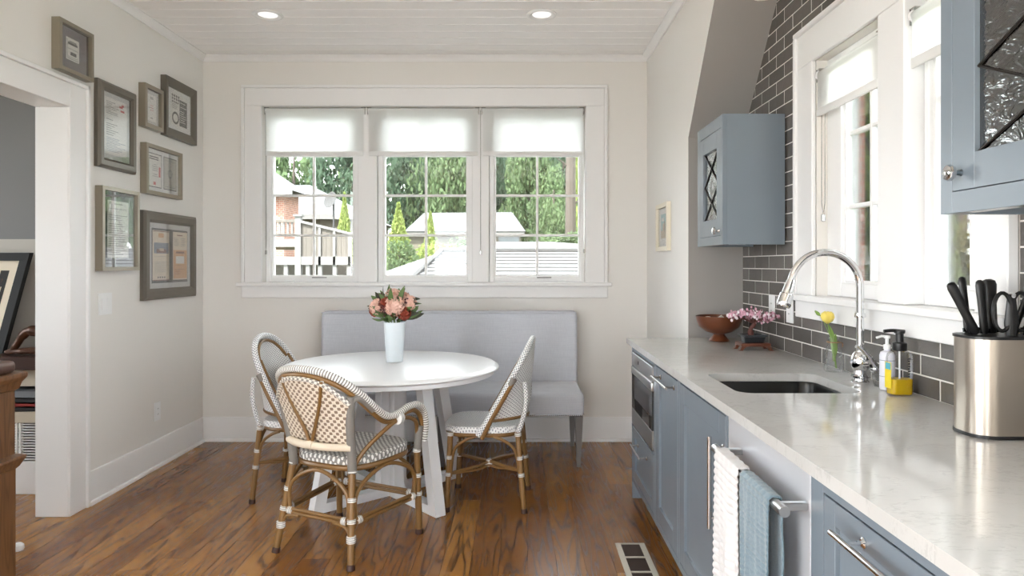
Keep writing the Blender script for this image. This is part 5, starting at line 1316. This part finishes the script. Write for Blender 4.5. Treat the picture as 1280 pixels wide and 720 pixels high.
build(brickbox(-9.0, -6.26, 18.3, 19.5, -3, 3.30), 'wall', 'brick', t, smooth=0)
m_ = MB(); m_.v = [(-9.3, 18.0, 3.3), (-5.95, 18.0, 3.3), (-5.95, 19.8, 3.3), (-9.3, 19.8, 3.3), (-7.4, 18.9, 4.35), (-8.2, 18.9, 4.35)]
for f in ((0, 1, 4, 5), (1, 2, 4), (2, 3, 5, 4), (3, 0, 5), (0, 1, 2, 3)): m_.face(f)
build(m_, 'roof', 'roof_light', t, smooth=0); build(B(-9.3, -5.95, 17.98, 18.06, 3.14, 3.3), 'fascia', 'deck_white', t, smooth=0)
# ---- deck with stair rail
t = thing('wooden_deck', 'weathered wooden deck with baluster railing and a boarded stair wall', 'deck', (-4.6, 14.3, -3))
Y0 = 14.0
build(B(-7.2, -4.42, Y0, Y0+3, 1.72-.02, 1.86), 'deck_beam', 'deck_white', t, smooth=0)
build(B(-4.55, -4.43, Y0-.06, Y0+.06, -3, 2.32), 'newel_post', 'deck_white', t, smooth=0); build(B(-4.58, -4.40, Y0-.09, Y0+.09, 2.32, 2.36), 'post_cap', 'deck_white', t, smooth=0)
build(B(-7.2, -4.55, Y0-.05, Y0+.05, 2.20, 2.26), 'hand_rail', 'deck_wood', t, smooth=0); build(B(-7.2, -4.55, Y0-.03, Y0+.03, 1.92, 1.97), 'bottom_rail', 'deck_wood', t, smooth=0)
x = -5.9
while x < -4.6: build(B(x-.018, x+.018, Y0-.02, Y0+.02, 1.97, 2.20), 'baluster', 'deck_white', t, smooth=0); x += .085
def zs(x): return 2.24-(x+4.43)*.245
x = -4.43; k = 0
while x < -3.48:
    build(MB().prism([(x, 1.50), (x+.098, 1.50), (x+.098, zs(x+.098)-.05), (x, zs(x)-.05)], 'y', Y0-.01, Y0+.012), 'board', 'deck_wood', t, smooth=0); x += .102
build(MB().prism([(-4.43, zs(-4.43)), (-3.42, zs(-3.42)), (-3.42, zs(-3.42)-.05), (-4.43, zs(-4.43)-.05)], 'y', Y0-.06, Y0+.06), 'stair_rail', 'deck_white', t, smooth=0)
for x in (-4.05, -3.75, -3.44): build(B(x-.025, x+.025, Y0-.05, Y0+.05, 1.33, zs(x)), 'stair_post', 'deck_white', t, smooth=0)
build(B(-7.2, -3.42, Y0-.05, Y0+.06, 1.33, 1.50), 'lower_beam', 'deck_white', t, smooth=0)
for x in (-5.1, -4.75, -4.3, -4.05, -3.75, -3.46): build(B(x-.04, x+.04, Y0-.02, Y0+.06, -3, 1.33), 'lower_post', 'deck_white', t, smooth=0)
build(B(-7.2, -3.42, Y0+.6, Y0+.7, -3, 1.35), 'lower_wall', 'deck_wood', t, smooth=0)
t = thing('satellite_dish', 'small grey satellite dish on a pole before the cream house roof', 'dish', (-4.85, 18, 2.2))
build(MB().lathe([(0, 0), (.12, .012), (.22, .05), (.21, .055), (.12, .02), (0, .01)], 18, (-4.88, 17.9, 3.02), (-.5, -.8, .3), cap=False), 'dish', 'roof_edge', t); build(MB().tube([(-4.85, 18, -3), (-4.85, 18, 3.0)], .025, 6), 'pole', 'roof_edge', t)
# ---- trees and shrubs
def crownmesh(n_, seed, shape, ls):
    r_ = random.Random(seed); m_ = MB(); clumps = []
    for k in range(26):
        while True:
            p = Vector((r_.uniform(-1, 1), r_.uniform(-1, 1), r_.uniform(-1, 1)))
            if p.length < 1 and p.length > .35: break
        clumps.append((p*.78, r_.uniform(.22, .38)))
    for k in range(n_):
        if shape == 'cone':
            z = r_.random()**1.25; a = r_.uniform(0, 2*PI); rr = (1-z)*(.62+.38*r_.random())*(.9+.2*math.sin(a*5+z*20)); c = Vector((rr*math.cos(a), rr*math.sin(a), z*2-1))
        else:
            cp, cr = clumps[r_.randrange(26)]; d = Vector((r_.gauss(0, 1), r_.gauss(0, 1), r_.gauss(0, 1))).normalized(); c = cp+d*cr*r_.uniform(.6, 1.0)
        u = Vector((r_.gauss(0, 1), r_.gauss(0, 1), r_.gauss(0, .7))).normalized(); v = u.cross(Vector((r_.gauss(0, 1), r_.gauss(0, 1), r_.gauss(0, 1)))).normalized(); s_ = ls*r_.uniform(.6, 1.3); i = len(m_.v)
        m_.v += [tuple(c-u*s_), tuple(c+v*s_*.5), tuple(c+u*s_), tuple(c-v*s_*.5)]; m_.face([i, i+1, i+2, i+3])
    return m_
CR = {}
def crown(kind, mat, seed):
    key = (kind, mat, seed)
    if key not in CR:
        n_, ls = {'round': (9000, .042), 'cone': (5000, .07), 'bush': (4500, .06)}[kind]
        me = crownmesh(n_, seed, 'cone' if kind == 'cone' else 'round', ls).mesh('foliage', smooth=0); me.materials.append(M[mat]); CR[key] = me
    return CR[key]
def tree(name, label, x, y, zbase, ztop, zlow, rad, kind, mat, seed, grp=None, cat_='tree', trunk=.25):
    t = thing(name, label, cat_, (x, y, zbase), 0, grp)
    o_ = bpy.data.objects.new('foliage', crown(kind, mat, seed)); link(o_); o_.parent = t; o_['kind'] = 'stuff'
    o_.location = (0, 0, (ztop+zlow)/2-zbase); o_.scale = (rad, rad, (ztop-zlow)/2); o_.rotation_euler = (0, 0, seed*1.7+x)
    hgt = (ztop+zlow)/2-zbase
    m_ = MB().tube([(0, 0, 0), (trunk*.2, 0, hgt*.5), (-trunk*.2, 0, hgt), (0, 0, hgt+(ztop-zlow)*.3)], [trunk, trunk*.8, trunk*.6, trunk*.2], 8)
    for k in range(4): a = k*1.6+seed; m_.tube([(0, 0, hgt*(.7+.08*k)), (math.cos(a)*rad*.4, math.sin(a)*rad*.4, hgt*(.9+.08*k))], [trunk*.4, trunk*.15], 6)
    build(m_, 'trunk', 'bark', t, local=True)
    return t
G = 'woodland trees beyond the houses'
for k, (x, y, zt_, rad, kind, mt, lb) in enumerate([
    (-14.4, 44, 11.0, 2.6, 'bush', 'leaves_mid', 'thin leafy tree with sky showing through, above the brick house'),
    (-16.5, 58, 8.5, 2.9, 'bush', 'leaves_bright', 'pale thin tree with sky showing through, above the cream hip roof'),
    (-9.4, 40, 14, 2.9, 'round', 'leaves_dark', 'dark tree rising behind the cream hip roof, right of the open sky'),
    (-6.4, 46, 15, 2.9, 'round', 'leaves_dark', 'dark tree behind the satellite dish and yellow-green conifer'),
    (-3.9, 40, 14, 2.5, 'round', 'leaves_mid', 'mid green tree straight above the pointed pale conifer'),
    (-1.6, 46, 15, 2.4, 'round', 'leaves_dark', 'dark tree behind the far house roof, near its gable'),
    (.8, 40, 12, 2.1, 'round', 'leaves_mid', 'mid green tree rising behind the hip end of the far house'),
    (3.2, 46, 16, 2.4, 'round', 'leaves_dark', 'dark tree directly behind the bare pine trunk'),
    (4.9, 40, 12, 2.0, 'round', 'leaves_bright', 'sunlit pale green tree beside the bare pine trunk'),
    (8.4, 46, 15, 2.8, 'round', 'leaves_mid', 'mid green tree on the kitchen side of the pine trunk'),
    (-11.8, 53, 14, 3.2, 'round', 'leaves_mid', 'mid green tree deeper in the woodland behind the cream hip roof'),
    (-4.6, 60, 17, 3.8, 'round', 'leaves_mid', 'mid green tree deeper in the woodland between the two nearer dark trees'),
    (.8, 53, 16, 3.6, 'round', 'leaves_dark', 'dark tree deeper in the woodland above the far house hip'),
    (1.75, 33.5, 6.5, 1.5, 'round', 'leaves_mid', 'low bushy tree between the far house and the pine trunk'),
    (5.0, 32, 6.0, 1.6, 'round', 'leaves_bright', 'low pale bushy tree at the foot of the pine trunk'),
    (5.2, 61, 18, 4.0, 'round', 'leaves_dark', 'dark tree deeper in the woodland past the pine trunk'),
    (-8.6, 68, 19, 4.2, 'round', 'leaves_dark', 'dark tree deepest in the woodland above the deck')]):
    tree('woodland_tree', lb, x, y, -3, zt_, -1.0, rad, kind, mt, 1+k % 3, G)
t = thing('pine_tree', 'bare straight pine trunk standing in front of the woodland', 'tree', (2.42, 31, -3))
build(MB().tube([(2.42, 31, -3), (2.40, 31, 3), (2.44, 31, 14)], [.26, .24, .18], 10), 'trunk', 'bark', t)
for k in range(5): build(MB().tube([(2.42, 31, 4+k*1.7), (2.42+(-1)**k*.7, 30.8, 4.5+k*1.7)], [.05, .02], 5), 'branch', 'bark', t)
SB = 'shrubs between the roofs'
for k, (nm, lb, x, y, zt_, zl, rad, kind, mt) in enumerate([
    ('conifer', 'bright yellow-green conifer beside the cream house roof', -4.95, 19.5, 3.35, .2, .55, 'cone', 'leaves_bright'),
    ('conifer', 'pointed pale conifer beside the far house gable, tallest of the pair', -3.75, 21.5, 3.25, .2, .85, 'cone', 'leaves_bright'),
    ('conifer', 'smaller pale conifer just right of the pointed one', -2.62, 20.5, 2.9, .2, .62, 'cone', 'leaves_bright'),
    ('shrub', 'rounded green shrub at the left hip of the garage roof', -2.6, 15.0, 1.95, .3, .6, 'bush', 'leaves_mid'),
    ('shrub', 'pale green shrub beside the left hip of the garage roof, in front of the conifers', -2.05, 16.6, 2.0, .5, .8, 'bush', 'leaves_bright'),
    ('shrub', 'green shrub above the garage hip, below the far house', -1.35, 18.6, 2.25, .9, .75, 'bush', 'leaves_mid'),
    ('shrub', 'leafy shrub at the foot of the deck stairs', -3.62, 15.2, 1.75, -.6, .38, 'bush', 'leaves_bright'),
    ('shrub', 'green shrub behind the garage ridge below the woodland', 1.7, 22.6, 2.55, 1.0, 1.1, 'bush', 'leaves_mid'),
    ('shrub', 'dark shrub behind the garage ridge at the far house corner', .4, 25.2, 2.35, 1.0, .9, 'bush', 'leaves_dark')]):
    tree(nm, lb, x, y, -3, zt_, zl, rad, kind, mt, 4+k % 3, SB, 'tree' if nm == 'conifer' else 'shrub', .06)
# ---- outside the sink window
t = struct(build(brickbox(1.9, 3.20, 6.3, 6.9, -3, 6), 'wall_outside', 'brick', smooth=0))
t = thing('brick_cottage', 'tall brick house with pale window trim, seen through the sink window', 'house', (12.5, 12.7, -3))
build(brickbox(9.0, 16, 5.5, 20, -3, 5.8), 'wall', 'brick', t, smooth=0); build(B(8.6, 16.4, 5.1, 20.4, 5.8, 6.1), 'eave', 'deck_white', t, smooth=0)
build(MB().prism([(8.4, 6.1), (16.6, 6.1), (12.5, 8.6)], 'y', 5.0, 20.5), 'roof', 'roof_light', t, smooth=0)
for yy in (8.0, 11.4, 14.0, 17.0):
    w = build(B(8.95, 9.0, yy-.6, yy+.6, .55, 2.0), 'window', 'deck_white', t, smooth=0)
    for q in (-1, 1): build(B(8.93, 8.952, yy+q*.29-.24, yy+q*.29+.24, .68, 1.9), 'pane', 'far_glass', w, smooth=0)
    build(B(8.90, 8.95, yy-.7, yy+.7, .42, .549), 'sill', 'deck_white', t, smooth=0)
for k, (lb, x, y, zt_, zl, rad, mt) in enumerate([
    ('pale green tree close outside the sink window, beside the brick pier', 4.9, 8.9, 5.5, -.8, .9, 'leaves_bright'),
    ('yellowing tree in front of the brick cottage', 7.6, 11.8, 2.4, -.8, .9, 'leaves_yellow'),
    ('mid green tree behind the pale tree outside the sink window', 7.3, 14.7, 8, -.8, 1.6, 'leaves_mid'),
    ('tall green tree behind the brick cottage', 16.5, 25.5, 14, -.5, 3.0, 'leaves_mid'),
    ('tall dark tree deep behind the brick pier outside', 10.5, 24, 13, -.5, 2.6, 'leaves_dark'),
    ('leafy tree beside the brick cottage eave', 6.1, 18.6, 11, -.5, 1.9, 'leaves_mid')]):
    tree('garden_tree', lb, x, y, -3, zt_, zl, rad, 'bush', mt, 4+k % 3, 'trees outside the sink window', 'tree', .1)
